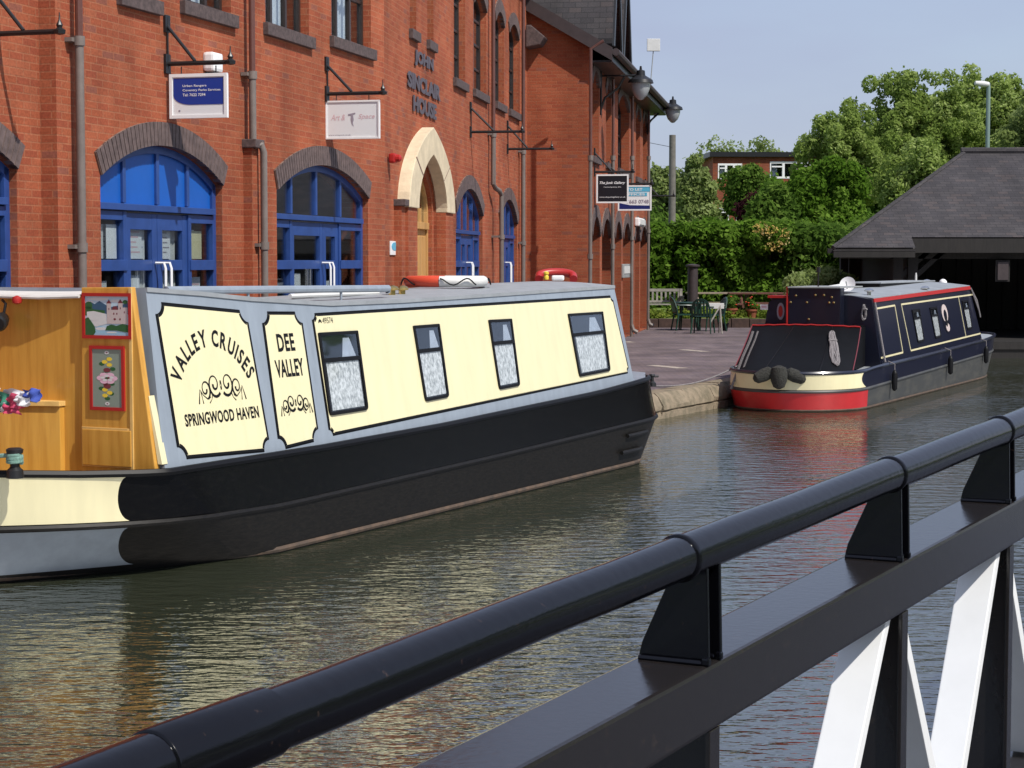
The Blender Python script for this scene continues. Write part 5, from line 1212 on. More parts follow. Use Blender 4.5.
# fenders and ropes of the navy boat
def ropecoil(name,label,c,h,w_,n,mt='rope',r=.011,seed=1,cat='rope',depth=.03):
    rr=random.Random(seed); m=MB()
    for k in range(n):
        a0=w_*(.4+.6*rr.random()); hh=h*(.8+.2*rr.random()); ox=rr.uniform(-.03,.03); pts=[]
        for i in range(20):
            a=2*math.pi*i/20; pts.append(c+Vector((ox+a0/2*math.sin(a)*(.35+.65*(.5-.5*math.cos(a))),-depth-.012*k*rr.random()+.01*math.sin(a*3),-hh/2+hh/2*math.cos(a))))
        m.tube(pts,r,5,closed=True)
    m.tube([c+Vector((-w_*.2,-depth-.03,-h*.25)),c+Vector((0,-depth-.045,-h*.22)),c+Vector((w_*.2,-depth-.03,-h*.26))],r*1.6,6)
    return tag(m.build(name,M[mt],smooth=True),label,cat)
def pxof(P): v=P-CAM; return 512+FPX*v.dot(CR)/v.dot(CF),384-FPX*v.dot(CU)/v.dot(CF)
def hood_at(x,y):
    best=min(((math.hypot(pxof(rows[a][i])[0]-x,(pxof(rows[a][i])[1]-y)),a,i) for a in range(9) for i in range(21))); return atD(x,y,rows[best[1]][best[2]].y)
ct_,cb_=hood_at(833,330)-b2.d*.03,hood_at(838,366)-b2.d*.03; rr=random.Random(4); m=MB(); axv=(cb_-ct_); sv=Vector((1,0,0))
for k in range(8):
    wv=.025+.05*rr.random(); l0=.02+.08*rr.random(); l1=.85+.15*rr.random(); ox=rr.uniform(-.02,.02)
    m.tube([ct_+axv*(l0+(l1-l0)*(.5-.5*math.cos(a)))+sv*(ox+wv*math.sin(a)*(.3+.7*(.5-.5*math.cos(a))))+sv*.012*math.sin(3*a+k)-b2.d*(.01*k*.5+.01) for a in [2*math.pi*i/22 for i in range(22)]],.011,5,closed=True)
m.tube([ct_+axv*.3-sv*.06-b2.d*.05,ct_+axv*.28-b2.d*.07,ct_+axv*.3+sv*.06-b2.d*.05],.02,6)
tag(m.build('rope_coil',M['rope'],smooth=True),'coil of grey rope hanging down the black canvas hood','rope')
c=K2((cv2(1.4)+.12,1.47,.90)); ropecoil('rope_loop','single loop of pale rope hanging beside the navy boat cabin corner',c,.26,.10,2,seed=9,depth=.02)
ce=b2.T(b2.bow_surface(2,1,.55,.0)); nrm=-b2.d
F2=empty('stern_fender',ce,0,'dark woven rope fender hung across the middle of the cream stern band','fender')
cc=Vector(atD(779,377,ce.y-.12)); m=MB(); m.lathe([(.02,-.17),(.08,-.14),(.115,-.05),(.12,.05),(.10,.13),(.03,.16)],cc,16); m.build('centre_pudding',M['ropef'],F2,smooth=True)
for x,y,an in ((764,375,48),(795,376,-48)):
    c=Vector(atD(x,y,ce.y-.06)); m=MB(); a=R(an); m.lathe([(.03,-.16),(.075,-.12),(.095,0),(.085,.1),(.03,.15)],c,14,Vector((math.sin(a)*1.2,.1,math.cos(a)*.6))); m.build('side_pudding',M['ropef'],F2,smooth=True)
for u,lab in ((1.25,'black tube fender hanging near the stern of the navy boat'),(4.9,'black tube fender hanging amidships on the navy boat'),(7.7,'black tube fender hanging near the far end of the navy boat')):
    p=b2.T((u,-.06,0)); z=zg2(u); e=empty('side_fender',p+Vector((0,0,z)),0,lab,'fender','fenders along the navy boat'); m=MB(); m.lathe([(.015,z-.40),(.04,z-.37),(.045,z-.15),(.03,z-.11),(.012,z-.09)],p,10); m.build('fender_body',M['lb'],e,smooth=True); m=MB(); m.tube([p+Vector((0,0,z-.1)),p+Vector((0,0,z)),b2.T((u,.04,z+.04))],.008,5); m.build('fender_line',M['rope'],e)
# mooring ropes
a=b2.T(b2.bow_surface(3-1,1,1,0)); 
m=MB(); p0=b2.T((-.45,1.8,.60)); p1=onz(652,386,GZ+.03); m.tube([p0.lerp(p1,t)-Vector((0,0,.10*math.sin(math.pi*t))) for t in [i/12 for i in range(13)]],.012,6); tag(m.build('mooring_rope',M['rope'],smooth=True),'pale grey mooring line stretched from the navy boat along the quay edge','rope')
m=MB(); q=[atD(x,y,27.2) for x,y in ((731,389),(737,372),(743,356),(750,340),(753,331))]; m.tube(q,.02,6); m.tube([p+Vector((.07,.0,0)) for p in q[1:]],.014,6); tag(m.build('hood_lashing_rope',M['rope'],smooth=True),'twisted lashing rope down the left edge of the black canvas hood','rope')
m=MB(); q=[C2((.98,z,.03)) for z in (.62,.9,1.2,1.5)]; m.tube(q,.016,6); m.build('corner_rope',M['rope'],c2,smooth=True)
# things on the navy boat's roof
def rp2(x,y,v): return onp(x,y,b2.T((0,v,0)),b2.n)
def dome(name,label,x,y,v,r_,mt,cat,group=None):
    c=rp2(x,y,v); e=empty(name,c,0,label,cat,group); m=MB(); m.lathe([(r_*.3,-r_*1.4),(r_*.3,-r_*.6),(r_*.9,-r_*.5),(r_,0),(r_*.87,r_*.5),(r_*.5,r_*.87),(.01,r_)],c,16); m.build('dome',M[mt],e,smooth=True); return e
c=rp2(848,285,1.0); e=empty('satellite_dish',c,0,'small white satellite dish on the roof of the navy boat','dish'); ax_=Vector((-.35,-.8,.35)); m=MB(); m.lathe([(.01,-.02),(.07,.0),(.12,.03),(.125,.035),(.07,.01),(.01,.0)],c,20,ax_); m.build('dish',M['white'],e,smooth=True)
m=MB(); m.tube([c+Vector((0,.02,-.02)),c+Vector((.02,.05,-.2))],.02,6); m.tube([c-Vector((0,0,.08)),c+ax_*.16],.008,5); m.build('mount',M['plate'],e)
for k,(x,y,v,l_) in enumerate(((869,292,.42,'nearest'),(925,289.5,.32,'middle'),(927,282.5,1.2,'far'))):
    c=rp2(x,y,v); m=MB(); m.lathe([(.03,-.07),(.03,.0),(.07,.01),(.075,.025),(.05,.05),(.01,.06)],c,14); m.build('mushroom_vent',M['chrome'],r2,smooth=True)
dome('roof_globe','round white globe at the far end of the navy boat roof',943,283,.9,.075,'white','globe')
a=rp2(862,285,1.3); b_=rp2(917,283,1.3); e=empty('roof_box',a,0,'long low black box with grey lid on the navy boat roof','box')
def RB(p): return b2.T((p[0],p[1],p[2]))
ua=(a-b2.A).dot(b2.d); ub_=(b_-b2.A).dot(b2.d); m=MB(); m.box((ua,1.0,1.62),(ub_,1.55,1.74),RB); m.build('box_body',M['lb'],e,bevel=.01); m=MB(); m.box((ua-.03,.97,1.742),(ub_+.03,1.58,1.765),RB); m.build('lid',M['roofg'],e,bevel=.004)
c=rp2(916,276,1.3); m=MB(); m.tube([c-Vector((0,0,.15)),c,c+Vector((0,0,.06))],[.02,.02,.01],6); tag(m.build('aerial',M['offw'],smooth=True),'short white aerial behind the roof box of the navy boat','aerial')
c0=atD(818,291,28.4); c1_=atD(818.5,269,28.4); m=MB(); m.tube([c0-Vector((0,0,.3)),c1_],.012,6); m.tube([c1_-Vector((0,0,.05)),c1_+Vector((0,0,.03))],.03,8); tag(m.build('ensign_staff',M['iron'],smooth=True),'thin black staff standing at the hatch of the navy boat','staff')
a=rp2(819,289,1.5); b_=rp2(840,287,1.5); m=MB(); m.tube([a,b_+Vector((0,0,.02))],.03,8); tag(m.build('boat_plank',M['offw'],smooth=True),'pale plank lying across the navy boat roof behind the hatch','plank')
m=MB(); m.tube([C2((7.6,1.63,.02)),C2((7.75,1.4,.06)),C2((7.85,1.1,.05)),C2((7.8,1.25,.05)),C2((7.65,1.55,.03))],.014,6); tag(m.build('end_rope',M['rope'],smooth=True),'pale rope looped down the far corner of the navy boat cabin','rope')
m=MB(); m.add([b2.T(p) for p in [(7.8,.15,.8),(9.1,.7,.72),(9.1,1.3,.72),(7.8,1.85,.8),(7.75,.3,1.25),(8.6,.8,.98),(8.6,1.2,.98),(7.75,1.7,1.25)]],[(0,1,5,4),(1,2,6,5),(2,3,7,6),(4,5,6,7)]); m.build('bow_cover',M['canvas'],BT2)
# ================================================================== FOOTBRIDGE RAILING (foreground)
VR=ray(1560,208); RE=Vector((VR.x,VR.y,0)); RSL=VR.z/RE.length; RE.normalize(); RN=Vector((RE.y,-RE.x,0))
R0=atD(700,550,3.28)                      # on the tube's axis
TR=.038
FB_=empty('footbridge_railing',(R0.x,R0.y,.5),0,'black tubular footbridge handrail with white diagonal bracing in the foreground','railing')
def RT(p): return Vector((R0.x,R0.y,0))+RE*p[0]+RN*p[1]+Vector((0,0,p[2]+RSL*p[0]))      # (along, towards the walkway, height)
def tx(x,y,w_): P=onp(x,y,RT((0,w_,0)),RN); t_=(P-RT((0,w_,0))).dot(RE); return t_,P.z-RSL*t_
zt_=R0.z
WN=.035
_,zbt=tx(903,562,WN); _,zbb=tx(913,607,WN)
pf=None
tp3=tx(904,560,WN)[0]
# far edge of the beam from the foot of the plate
for k in range(4,40):
    w_=-k*.01; P=RT((tp3,w_,zbt)); v=P-CAM
    if 512+FPX*v.dot(CR)/v.dot(CF)<=845: break
WF=w_
posts=[tx(712,600,WN)[0],tp3,tx(1012,470,WN)[0]]
sp_=posts[1]-posts[0]; posts=[tx(195,745,WN)[0]-sp_*1.2,tx(195,745,WN)[0]]+posts
for i in range(5): posts.append(posts[-1]+(posts[-1]-posts[-2]))
print('rail zt',zt_,'beam',zbt,zbb,'WF',WF,'posts',posts)
t0,t1=posts[0]-.5,posts[-1]+.5
m=MB(); m.tube([RT((t0+(t1-t0)*i/40,0,zt_+.0012*math.sin(i*2.1))) for i in range(41)],TR,32); ht=m.build('handrail',M['rail'],FB_,smooth=True)
m=MB(); m.box((t0,WF,zbb),(t1,WN,zbt),RT); bm_=m.build('beam',M['beam'],FB_,bevel=.008)
cx=[tx(x,y,0)[0] for x,y in ((152,745),(678,560),(889,475),(999,430))]
cs=[cx[0]]+cx[1:]
for i,t in enumerate(cs+[cs[-1]+(cs[-1]-cs[-2])*k for k in (1,2,3)]):
    L=.20 if i==0 else .009
    m=MB(); m.lathe([(TR*.98,-.003),(TR+.003,-.001),(TR+.004,.001),(TR+.004,L),(TR*.98,L+.003)],RT((t,0,zt_)),32,RE+Vector((0,0,RSL))); m.build('collar',M['rail'],ht,smooth=True)
for i,t in enumerate(posts):
    m=MB()
    for dt in (0,.055):
        def PL(p): return RT((t+dt+p[2],p[0],p[1]))
        m.prism([(WN-.004,zbt+.001),(WN-.008,zt_-.02),(-TR*.55,zt_-.01),(-TR*.8,zt_-.02),(WF+.015,zbt+.03),(WF+.008,zbt+.001)],-.005,.005,PL)
    pl=m.build('bracket_plate',M['rail'],FB_,bevel=.002)
    m=MB()
    for dt in (-.012,.045):
        m.tube([RT((t+dt,WF+.012,zbt+.003)),RT((t+dt,WN-.012,zbt+.004))],.006,6)
    m.box((t-.016,WN-.012,zbt),(t-.002,WN+.001,zbt+.014),RT); m.box((t+.04,WN-.012,zbt),(t+.052,WN+.001,zbt+.013),RT)
    m.build('weld_bead',M['rail'],pl,bevel=.003)
    m=MB(); 
    def PW(p): return RT((t+.02+p[2],p[0],p[1]))
    m.prism([(WN-.012,zbb-.001),(WN-.012,.42),(WF-.05,.42),(WF+.01,zbb-.001)],-.006,.006,PW); m.box((t-.0,WN-.012,.42),(t+.045,WN-.002,zbb-.001),RT); m.build('post',M['beam'],FB_,bevel=.002)
    if i<len(posts)-1:
        tn=posts[i+1]; mid=(t+tn)/2+.02; zl=.62
        for at_,((ta,za),(tb,zb_)) in ((i,((t+.05,zbb-.002),(mid-.02,zl))),(i+1,((tn-.03,zbb-.002),(mid+.02,zl)))):
            if at_==2: continue
            m=MB(); th=.022; wA,wB=WF+.03,WN-.022
            d_=Vector((tb-ta,zb_-za)).normalized(); n_=Vector((-d_.y,d_.x))*th
            m.prism([(ta+n_.x,za),(tb+n_.x,zb_+n_.y),(tb-n_.x,zb_-n_.y),(ta-n_.x,za)],wA,wB,lambda p:RT((p[0],p[2],p[1]))); m.build('diagonal_brace',M['railw'],FB_,bevel=.003)
m=MB(); m.box((t0,WF,.50),(t1,WN,.60),RT); m.build('bottom_rail',M['beam'],FB_,bevel=.006)
m=MB(); m.box((t0,WN+.03,.42),(t1,WN+1.9,.50),RT); tag(m.build('footbridge_deck',M['beam'],None),kind='structure')
# ================================================================== BOAT SHELTER on the right
SD=42.4
SH=empty('boat_shelter',(14,SD+3,GZ),0,'open black timber boat shelter with a large slate hipped roof at the right','shelter')
c0=atD(833,247.5,SD); xl=c0.x; ze_=c0.z; xr=34.0
rs=atD(965,152,SD+4.2); zr_=rs.z; xri=rs.x
yb=SD+8.4
A_=Vector
m=MB(); m.box((q_far.x-.6,q_far.y+.1,GZ-.1),(q_far.x+34,SD+9,GZ+.035)); tag(m.build('shade_platform',M['timb']),kind='structure')  # dark slab over the paving, its colour stands in for shade under the shelter
m=MB(); m.box((q_far.x-.05,q_far.y-.16,-.8),(q_far.x+34,q_far.y+.25,GZ+.03)); m.box((q_far.x-.05,q_far.y-.2,GZ-.12),(q_far.x+34,q_far.y-.161,GZ+.04)); tag(m.build('shaded_wharf_edge',M['timb']),'wharf edge coloured dark for the shade below the black boat shelter','wharf edge')  # quay end in near-black, the shelter's shadow put into its colour
def sp(x,t): return A_((x,SD+t,ze_+(zr_-ze_)*t/4.2))
xn=atD(915.5,240,SD).x
m=MB(); n_=12
# front slope with the step in the eave, hip and back
m.add([sp(xl,0),sp(xn,0),sp(xn,.42),sp(xr,.42),A_((xr-5,SD+4.2,zr_)),A_((xri,SD+4.2,zr_))],[(0,1,2,3,4,5)])
m.add([sp(xl,0),A_((xri,SD+4.2,zr_)),A_((xl*yb/SD+.05,yb,ze_))],[(0,1,2)])
m.add([A_((xl*yb/SD+.05,yb,ze_)),A_((xri,SD+4.2,zr_)),A_((xr-5,SD+4.2,zr_)),A_((xr,yb,ze_))],[(0,1,2,3)])
m.add([sp(xr,.42),A_((xr-5,SD+4.2,zr_)),A_((xr,yb,ze_))],[(0,1,2)])
V0=list(m.v); F0=list(m.f); m.add([A_(v)-A_((0,0,.07)) for v in V0],F0)
rf_=m.build('roof',M['slate'],SH,fix=False)
m=MB(); m.tube([A_((xri-.1,SD+4.2,zr_+.02)),A_((xr-5,SD+4.2,zr_+.06))],.09,8); m.tube([A_((xri,SD+4.2,zr_)),sp(xl,0)],.05,6); m.build('ridge_tiles',M['slate'],rf_,smooth=True)
m=MB(); m.box((xl+.02,SD+.01,ze_-.22),(xn,SD+.05,ze_-.03)); p=sp(xn,.42); m.box((xn-.03,SD+.36,p.z-.35),(xr,SD+.42,p.z-.03)); m.build('fascia',M['timb'],rf_)
for x in [xl+1.6,xn+.1,xn+3.2,xn+6.4,xn+9.6,xn+13,xr-.4]:
    for y in (SD+.8,yb-.7):
        m=MB(); m.box((x-.11,y-.11,GZ),(x+.11,y+.11,ze_-.02)); m.add([A_(q) for q in [(x+.1,y-.05,ze_-.7),(x+.8,y-.05,ze_-.05),(x+.65,y-.05,ze_-.05),(x+.1,y-.05,ze_-.55),(x+.1,y+.05,ze_-.7),(x+.8,y+.05,ze_-.05),(x+.65,y+.05,ze_-.05),(x+.1,y+.05,ze_-.55)]],[(0,1,2,3),(4,7,6,5),(0,4,5,1),(1,5,6,2),(2,6,7,3),(3,7,4,0)]); m.build('post',M['timb'],SH)
m=MB(); m.box((xn-.2,yb-1.2,GZ),(xr,yb-1.1,ze_+.1)); 
for i in range(60): 
    x=xn-.2+i*.4
    if x<xr-.1: m.box((x,yb-1.24,GZ),(x+.05,yb-1.2,ze_))
m.box((xr-.2,SD+.6,GZ),(xr-.1,yb-1.1,ze_)); m.box((xn+.1,SD+1.5,GZ),(xn+.2,yb-1.1,ze_)); m.build('boarded_wall',M['timb'],SH)
m=MB(); m.box((xl+.3,SD+.75,ze_-.25),(xr-.3,SD+.9,ze_-.02)); m.box((xl*yb/SD+.6,yb-.8,ze_-.25),(xr-.3,yb-.65,ze_-.02)); m.box((xl+.3,SD+2.5,ze_-.12),(xr-.3,SD+2.6,ze_)); m.build('tie_beam',M['timb'],SH)
c=atD(1005,192,1);
e=empty('notice_board',A_((12,SD+.69,1.0)),0,'small dim notice board on the front of the black shelter','notice'); x=atD(1002,271,SD+.6); m=MB(); m.box((x.x-.12,SD+.5,x.z-.2),(x.x+.12,SD+.53,x.z+.2)); m.build('notice_sheet',M['column'],e); m=MB(); m.box((x.x-.16,SD+.53,x.z-.24),(x.x+.16,SD+.57,x.z+.24)); m.build('backing',M['timb'],e)
# ================================================================== THE QUAY'S FAR END: bed, hedge, seats
KY=51.6
m=MB(); x0=2.5; x1=q_far.x+1.5
for i in range(18):
    a=x0+(x1-x0)*i/18; b_=x0+(x1-x0)*(i+1)/18-.02; m.box((a,KY,GZ-.05),(b_,KY+.3,GZ+.24+.01*math.sin(i*3)))
tag(m.build('low_brick_kerb',mat('dark_kerb',(.06,.035,.028),.9,var=.3),bevel=.01),'low dark brick kerb in front of the grass strip and hedge','kerb')
m=MB(); m.grid([[A_((-2+i*1.2,KY+.3+j*.9,GZ+.22+.16*j/3+.03*math.sin(i*2+j))) for i in range(24)] for j in range(8)]); tag(m.build('raised_bed',M['grass']),kind='structure')
gb=[];gr=[]
for i in range(260): gb.append((x0+rng.random()*(x1-x0),KY+.4+rng.random()*1.8,GZ+.3)); gr.append(.16)
tag(leaves('grass_tufts',gb,gr,16000,.05,leafm('leaf_grass',(.10,.15,.02),(.18,.24,.04),(.30,.33,.07)),None,up=.6),'yellow green grass and low plants in the bed behind the kerb','grass',kind='stuff')
def hedge(name,label,x0,x1,y0,y1,z1,n,size,mt,cl=.35,cat='hedge',step=.5):
    e=empty(name,((x0+x1)/2,(y0+y1)/2,GZ),0,label,cat)
    C=[];Rd=[]
    nx=max(2,int((x1-x0)/step)); ny=max(2,int((y1-y0)/step)); nz=max(2,int((z1-GZ)/step))
    for i in range(nx):
        for j in range(ny):
            for k in range(nz):
                if 0<j<ny-1 and k<nz-1: continue
                C.append((x0+(i+rng.random())*(x1-x0)/nx,y0+(j+.2+.6*rng.random())*(y1-y0)/ny,GZ+(k+.3+.5*rng.random())*(z1-GZ)/nz)); Rd.append(cl*(.7+.6*rng.random()))
    leaves('foliage',C,Rd,n,size,mt,e)
    m=MB(); 
    for i in range(int((x1-x0)/.8)):
        x=x0+.4+i*.8; yc=(y0+y1)/2; m.tube([A_((x,yc,GZ-.1)),A_((x+.1,yc,GZ+(z1-GZ)*.45)),A_((x+.25,yc+.1,GZ+(z1-GZ)*.85))],[.06,.04,.015],6)
    m.build('stems',M['bark'],e,smooth=True); return e
hx0=2.6; 
zh=atD(700,219,56).z
hedge('clipped_hedge','tall clipped green hedge behind the patio table at the end of the quay',hx0,8.2,55.4,57.4,zh-.25,52000,.085,M['leafh'],.36)
m0=atD(652,224,56.2)
C=[(x,56.0+rng.random()*1.2,zh-.42+.12*rng.random()-.02*abs(x-5)) for x in np.arange(hx0,8.0,.16)]; 
tag(leaves('hedge_top_growth',C,[.26]*len(C),9000,.06,leafm('leaf_fresh',(.10,.17,.025),(.17,.25,.04),(.26,.34,.08)),None,up=.7),'pale green new growth along the top of the clipped hedge','hedge growth') if False else None
hg=[o for o in bpy.data.objects if o.name=='clipped_hedge'][0]
leaves('new_growth',C,[.24]*len(C),9000,.06,leafm('leaf_fresh',(.07,.14,.02),(.12,.20,.035),(.18,.27,.06)),hg,up=.7)
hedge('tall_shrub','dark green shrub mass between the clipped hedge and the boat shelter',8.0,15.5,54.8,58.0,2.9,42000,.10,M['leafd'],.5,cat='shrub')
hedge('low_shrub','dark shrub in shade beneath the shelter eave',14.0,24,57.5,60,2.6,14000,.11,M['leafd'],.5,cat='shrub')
# yellow blossom
C=[];Rd=[]
for x,y in ((762,226),(768,231),(772,229),(778,234),(775,243),(780,248),(770,246),(765,236),(784,240),(786,232),(757,229)):
    p=atD(x,y,54.7); C.append(tuple(p)); Rd.append(.16)
C2_,R2=crown_clumps(tuple(atD(772,240,55)),(.55,.3,.45),14,.22)
e=empty('flowering_shrub',tuple(atD(772,322,55)),0,'yellow and orange blossom on a shrub at the right end of the clipped hedge','shrub')
leaves('blossom',C,Rd,230,.04,M['leafy'],e); leaves('foliage',C2_,R2,3500,.07,M['leafh'],e)
m=MB(); b_=atD(772,324,55); b_.y=56.6; m.tube([b_,A_((b_.x,56.5,1.5)),A_((b_.x,55.4,2.3))],[.05,.04,.015],6); m.build('stem',M['bark'],e,smooth=True)
# weeping shrub before the shelter
cw_=atD(818,272,47.5); e=empty('drooping_shrub',(cw_.x,47.8,GZ),0,'rounded pale green drooping shrub in front of the dark hedge behind the navy boat','shrub')
C,Rd=crown_clumps((cw_.x,47.8,1.35),(.85,.7,.65),46,.26); leaves('foliage',C,Rd,17000,.05,M['leafl'],e,up=-.1)
m=MB(); m.tube([A_((cw_.x,47.8,GZ-.1)),A_((cw_.x,47.8,1.6))],[.06,.02],6); m.build('stem',M['bark'],e,smooth=True)
# ---------------------------------------------------------------- trees
G='trees behind the hedge'
def tr(name,label,x0,x1,yt,yb_,D,k,cr,n,size,mt,dz=.5,tr_=.25,ry=None):
    a=atD(x0,yt,D); b=atD(x1,yb_,D); cx=(a.x+b.x)/2; zc=(a.z+b.z)/2; rx=(b.x-a.x)/2-cr*.4; rz=(a.z-b.z)/2-cr*.4
    return tree(name,label,G,(cx,D,GZ),a.z,(cx,D,zc),(rx,ry or rx*.8,rz),k,cr,n,size,mt,tr=tr_)
tr('broadleaf_tree','tallest pale green tree crown behind the shelter roof, left one',828,985,60,230,84,330,.36,66000,.08,M['leaf'],tr_=.28)
tr('broadleaf_tree','broad light green tree crown behind the street lamp, above the shelter ridge',905,1090,60,220,90,360,.40,66000,.09,M['leaf'],tr_=.3)
tr('broadleaf_tree','tree crown at the right edge of the photo behind the lamp post',990,1130,68,215,82,170,.5,30000,.10,M['leafl'],tr_=.3)
tr('broadleaf_tree','bushy mid green tree on the left shoulder of the tall trees',793,895,92,240,78,170,.34,36000,.075,M['leaf'],tr_=.2)
tr('broadleaf_tree','low rounded tree crown just above the shelter hip',870,960,140,240,74,80,.42,18000,.08,M['leaf'],tr_=.2)
tr('broadleaf_tree','nearest bright green broadleaf tree left of the slate hip roof',762,872,150,300,62,150,.38,42000,.08,M['leafh'],tr_=.2)
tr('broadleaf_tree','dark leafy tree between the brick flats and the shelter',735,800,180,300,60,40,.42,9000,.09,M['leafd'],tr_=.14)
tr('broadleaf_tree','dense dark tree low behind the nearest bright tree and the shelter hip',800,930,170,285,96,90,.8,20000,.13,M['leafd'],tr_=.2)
tr('young_tree','narrow dark green young tree in front of the far brick flats',722,775,163,232,68,38,.36,9000,.08,M['leafd'],tr_=.12)
tr('copper_tree','dark purple leaved small tree in front of the brick flats',738,786,188,240,65,26,.36,6500,.075,M['leafp'],tr_=.1)
tr('broadleaf_tree','pale green tree behind the telegraph pole at the corner of the wing',640,692,152,262,88,80,.38,16000,.10,M['leafl'],tr_=.16)
tr('broadleaf_tree','pale green tree directly left of the far brick flats',672,722,150,260,86,80,.38,16000,.10,M['leafl'],tr_=.16)
tr('sparse_tree','thin topped pale tree rising over the roof of the brick flats',688,762,126,215,125,40,.55,3600,.11,M['leafl'],tr_=.18)
tr('sparse_tree','thin pale tree top over the right part of the brick flats',742,792,132,205,122,26,.5,1800,.11,M['leafl'],tr_=.14)
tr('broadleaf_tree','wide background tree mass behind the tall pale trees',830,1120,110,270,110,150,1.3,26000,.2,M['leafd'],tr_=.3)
e=empty('shrub_row',(20,100,GZ),0,'distant green bushes along the foot of the brick flats','shrub')
C=[(x,70+rng.random()*3,1.2+rng.random()*2.2) for x in np.arange(4,34,.5)]; leaves('foliage',C,[.9]*len(C),22000,.12,M['leafd'],e)
m=MB()
for x in range(5,34,3): m.tube([A_((x,71,GZ-.1)),A_((x+.2,71,2.4))],[.09,.03],6)
m.build('stems',M['bark'],e,smooth=True)
# ---------------------------------------------------------------- far brick flats
FD_=100.0; a=atD(713,152,FD_); b=atD(835,150,FD_)
BF=empty('brick_flats',((a.x+b.x)/2,FD_+4,GZ),0,'flat roofed red brick block with white windows beyond the hedge','building')
ff=Facet((a.x,FD_),(b.x,FD_+.3)); zt2_=a.z-.25
def flat_win(x0,y0,x1,y1,cols):
    s0,z1=ff.px(x0,y0); s1,z0=ff.px(x1,y1); ff.openings.append(rectloop(s0,s1,z0,z1)); T=ff.T; m=MB(); fw=.1
    m.box((s0,z0,-.12),(s1,z0+fw,.02),T); m.box((s0,z1-fw,-.12),(s1,z1,.02),T)
    for i in range(cols+1): s=s0+(s1-s0)*i/cols; m.box((max(s0,s-.06),z0+fw,-.12),(min(s1,s+.06),z1-fw,.018),T)
    m.box((s0+fw,z0+(z1-z0)*.66,-.12),(s0+(s1-s0)/cols,z0+(z1-z0)*.74,.015),T)
    w_=m.build('window',M['white'],BF); g=MB(); g.box((s0+.02,z0+.02,-.16),(s1-.02,z1-.02,-.13),T); g.build('pane',M['hopper'],w_)
    g=MB(); g.box((s0,z0,-.8),(s1,z1,-.75),T); g.build('dark_room',M['dark'],w_)
    g=MB(); g.box((s0+.1,z0+.1,-.3),(s0+(s1-s0)*.3,z1-.1,-.28),T); g.build('curtain',M['cloth'],w_)
flat_win(718,163.5,742,179,3); flat_win(770,161.5,797,178.5,2); flat_win(799,161.5,822,178.5,2); flat_win(718.5,208,729,222,1); flat_win(736,208,760,222,2)
m=MB(); ff.wall(m,GZ-.1,zt2_); D8=A_((0,9,0))
for p in (ff.P,ff.Q): m.add([p+A_((0,0,GZ)),p+D8+A_((0,0,GZ)),p+D8+A_((0,0,zt2_)),p+A_((0,0,zt2_))],[(0,1,2,3)])
m.add([ff.P+D8+A_((0,0,GZ)),ff.Q+D8+A_((0,0,GZ)),ff.Q+D8+A_((0,0,zt2_)),ff.P+D8+A_((0,0,zt2_))],[(0,1,2,3)])
m.build('wall',M['brick3'],BF)
m=MB(); m.box((-.2,zt2_+.001,-9.2),(ff.L+.2,zt2_+.25,.2),ff.T); m.build('roof_edge',M['iron'],BF)
# ---------------------------------------------------------------- poles
e=empty('telegraph_pole',(atD(672,300,62).x,62,GZ),0,'weathered wooden telegraph pole beside the far corner of the brick wing','pole')
p=atD(672.5,135,62); m=MB(); m.tube([A_((p.x,62,GZ-.2)),A_((p.x,62,p.z))],[.13,.105],12); m.build('shaft',M['pole'],e,smooth=True)
m=MB(); m.tube([A_((p.x-.02,61.88,p.z-.4)),A_((p.x-.9,61.6,p.z-.25)),A_((p.x-3.5,60,p.z-.1))],.008,4); m.build('cable',M['iron'],e)
p=atD(987.5,150,76); e=empty('street_lamp',(p.x,76,GZ),0,'tall grey green street lamp rising behind the shelter roof','street lamp'); q=atD(989,84,76)
m=MB(); m.tube([A_((p.x,76,GZ-.2)),A_((p.x,76,q.z-.1)),A_((p.x,76,q.z+.02)),A_((p.x-.1,76,q.z+.03))],[.1,.08,.07,.05],10); m.build('column',M['polem'],e,smooth=True)
m=MB(); a=atD(981,84,76); m.lathe([(.02,-.32),(.09,-.28),(.13,0),(.11,.25),(.03,.3)],a+A_((.05,0,0)),12,A_((1,0,-.12))); m.build('lantern',M['offw'],e,smooth=True)
# black pipe column
cp=atD(692.5,305,53.0); e=empty('round_column',(cp.x,53.0,GZ),0,'thick dark brown round column with a cap standing in front of the hedge','column'); zt3=atD(692.5,265,53).z
m=MB(); m.lathe([(.15,-.1),(.15,.0),(.145,zt3-GZ-.05)],A_((cp.x,53,GZ)),20); m.build('shaft',M['column'],e,smooth=True)
m=MB(); m.lathe([(.18,0),(.2,.02),(.2,.06),(.1,.08),(.02,.09)],A_((cp.x,53,zt3-.06)),20); m.build('cap',M['column'],e,smooth=True)
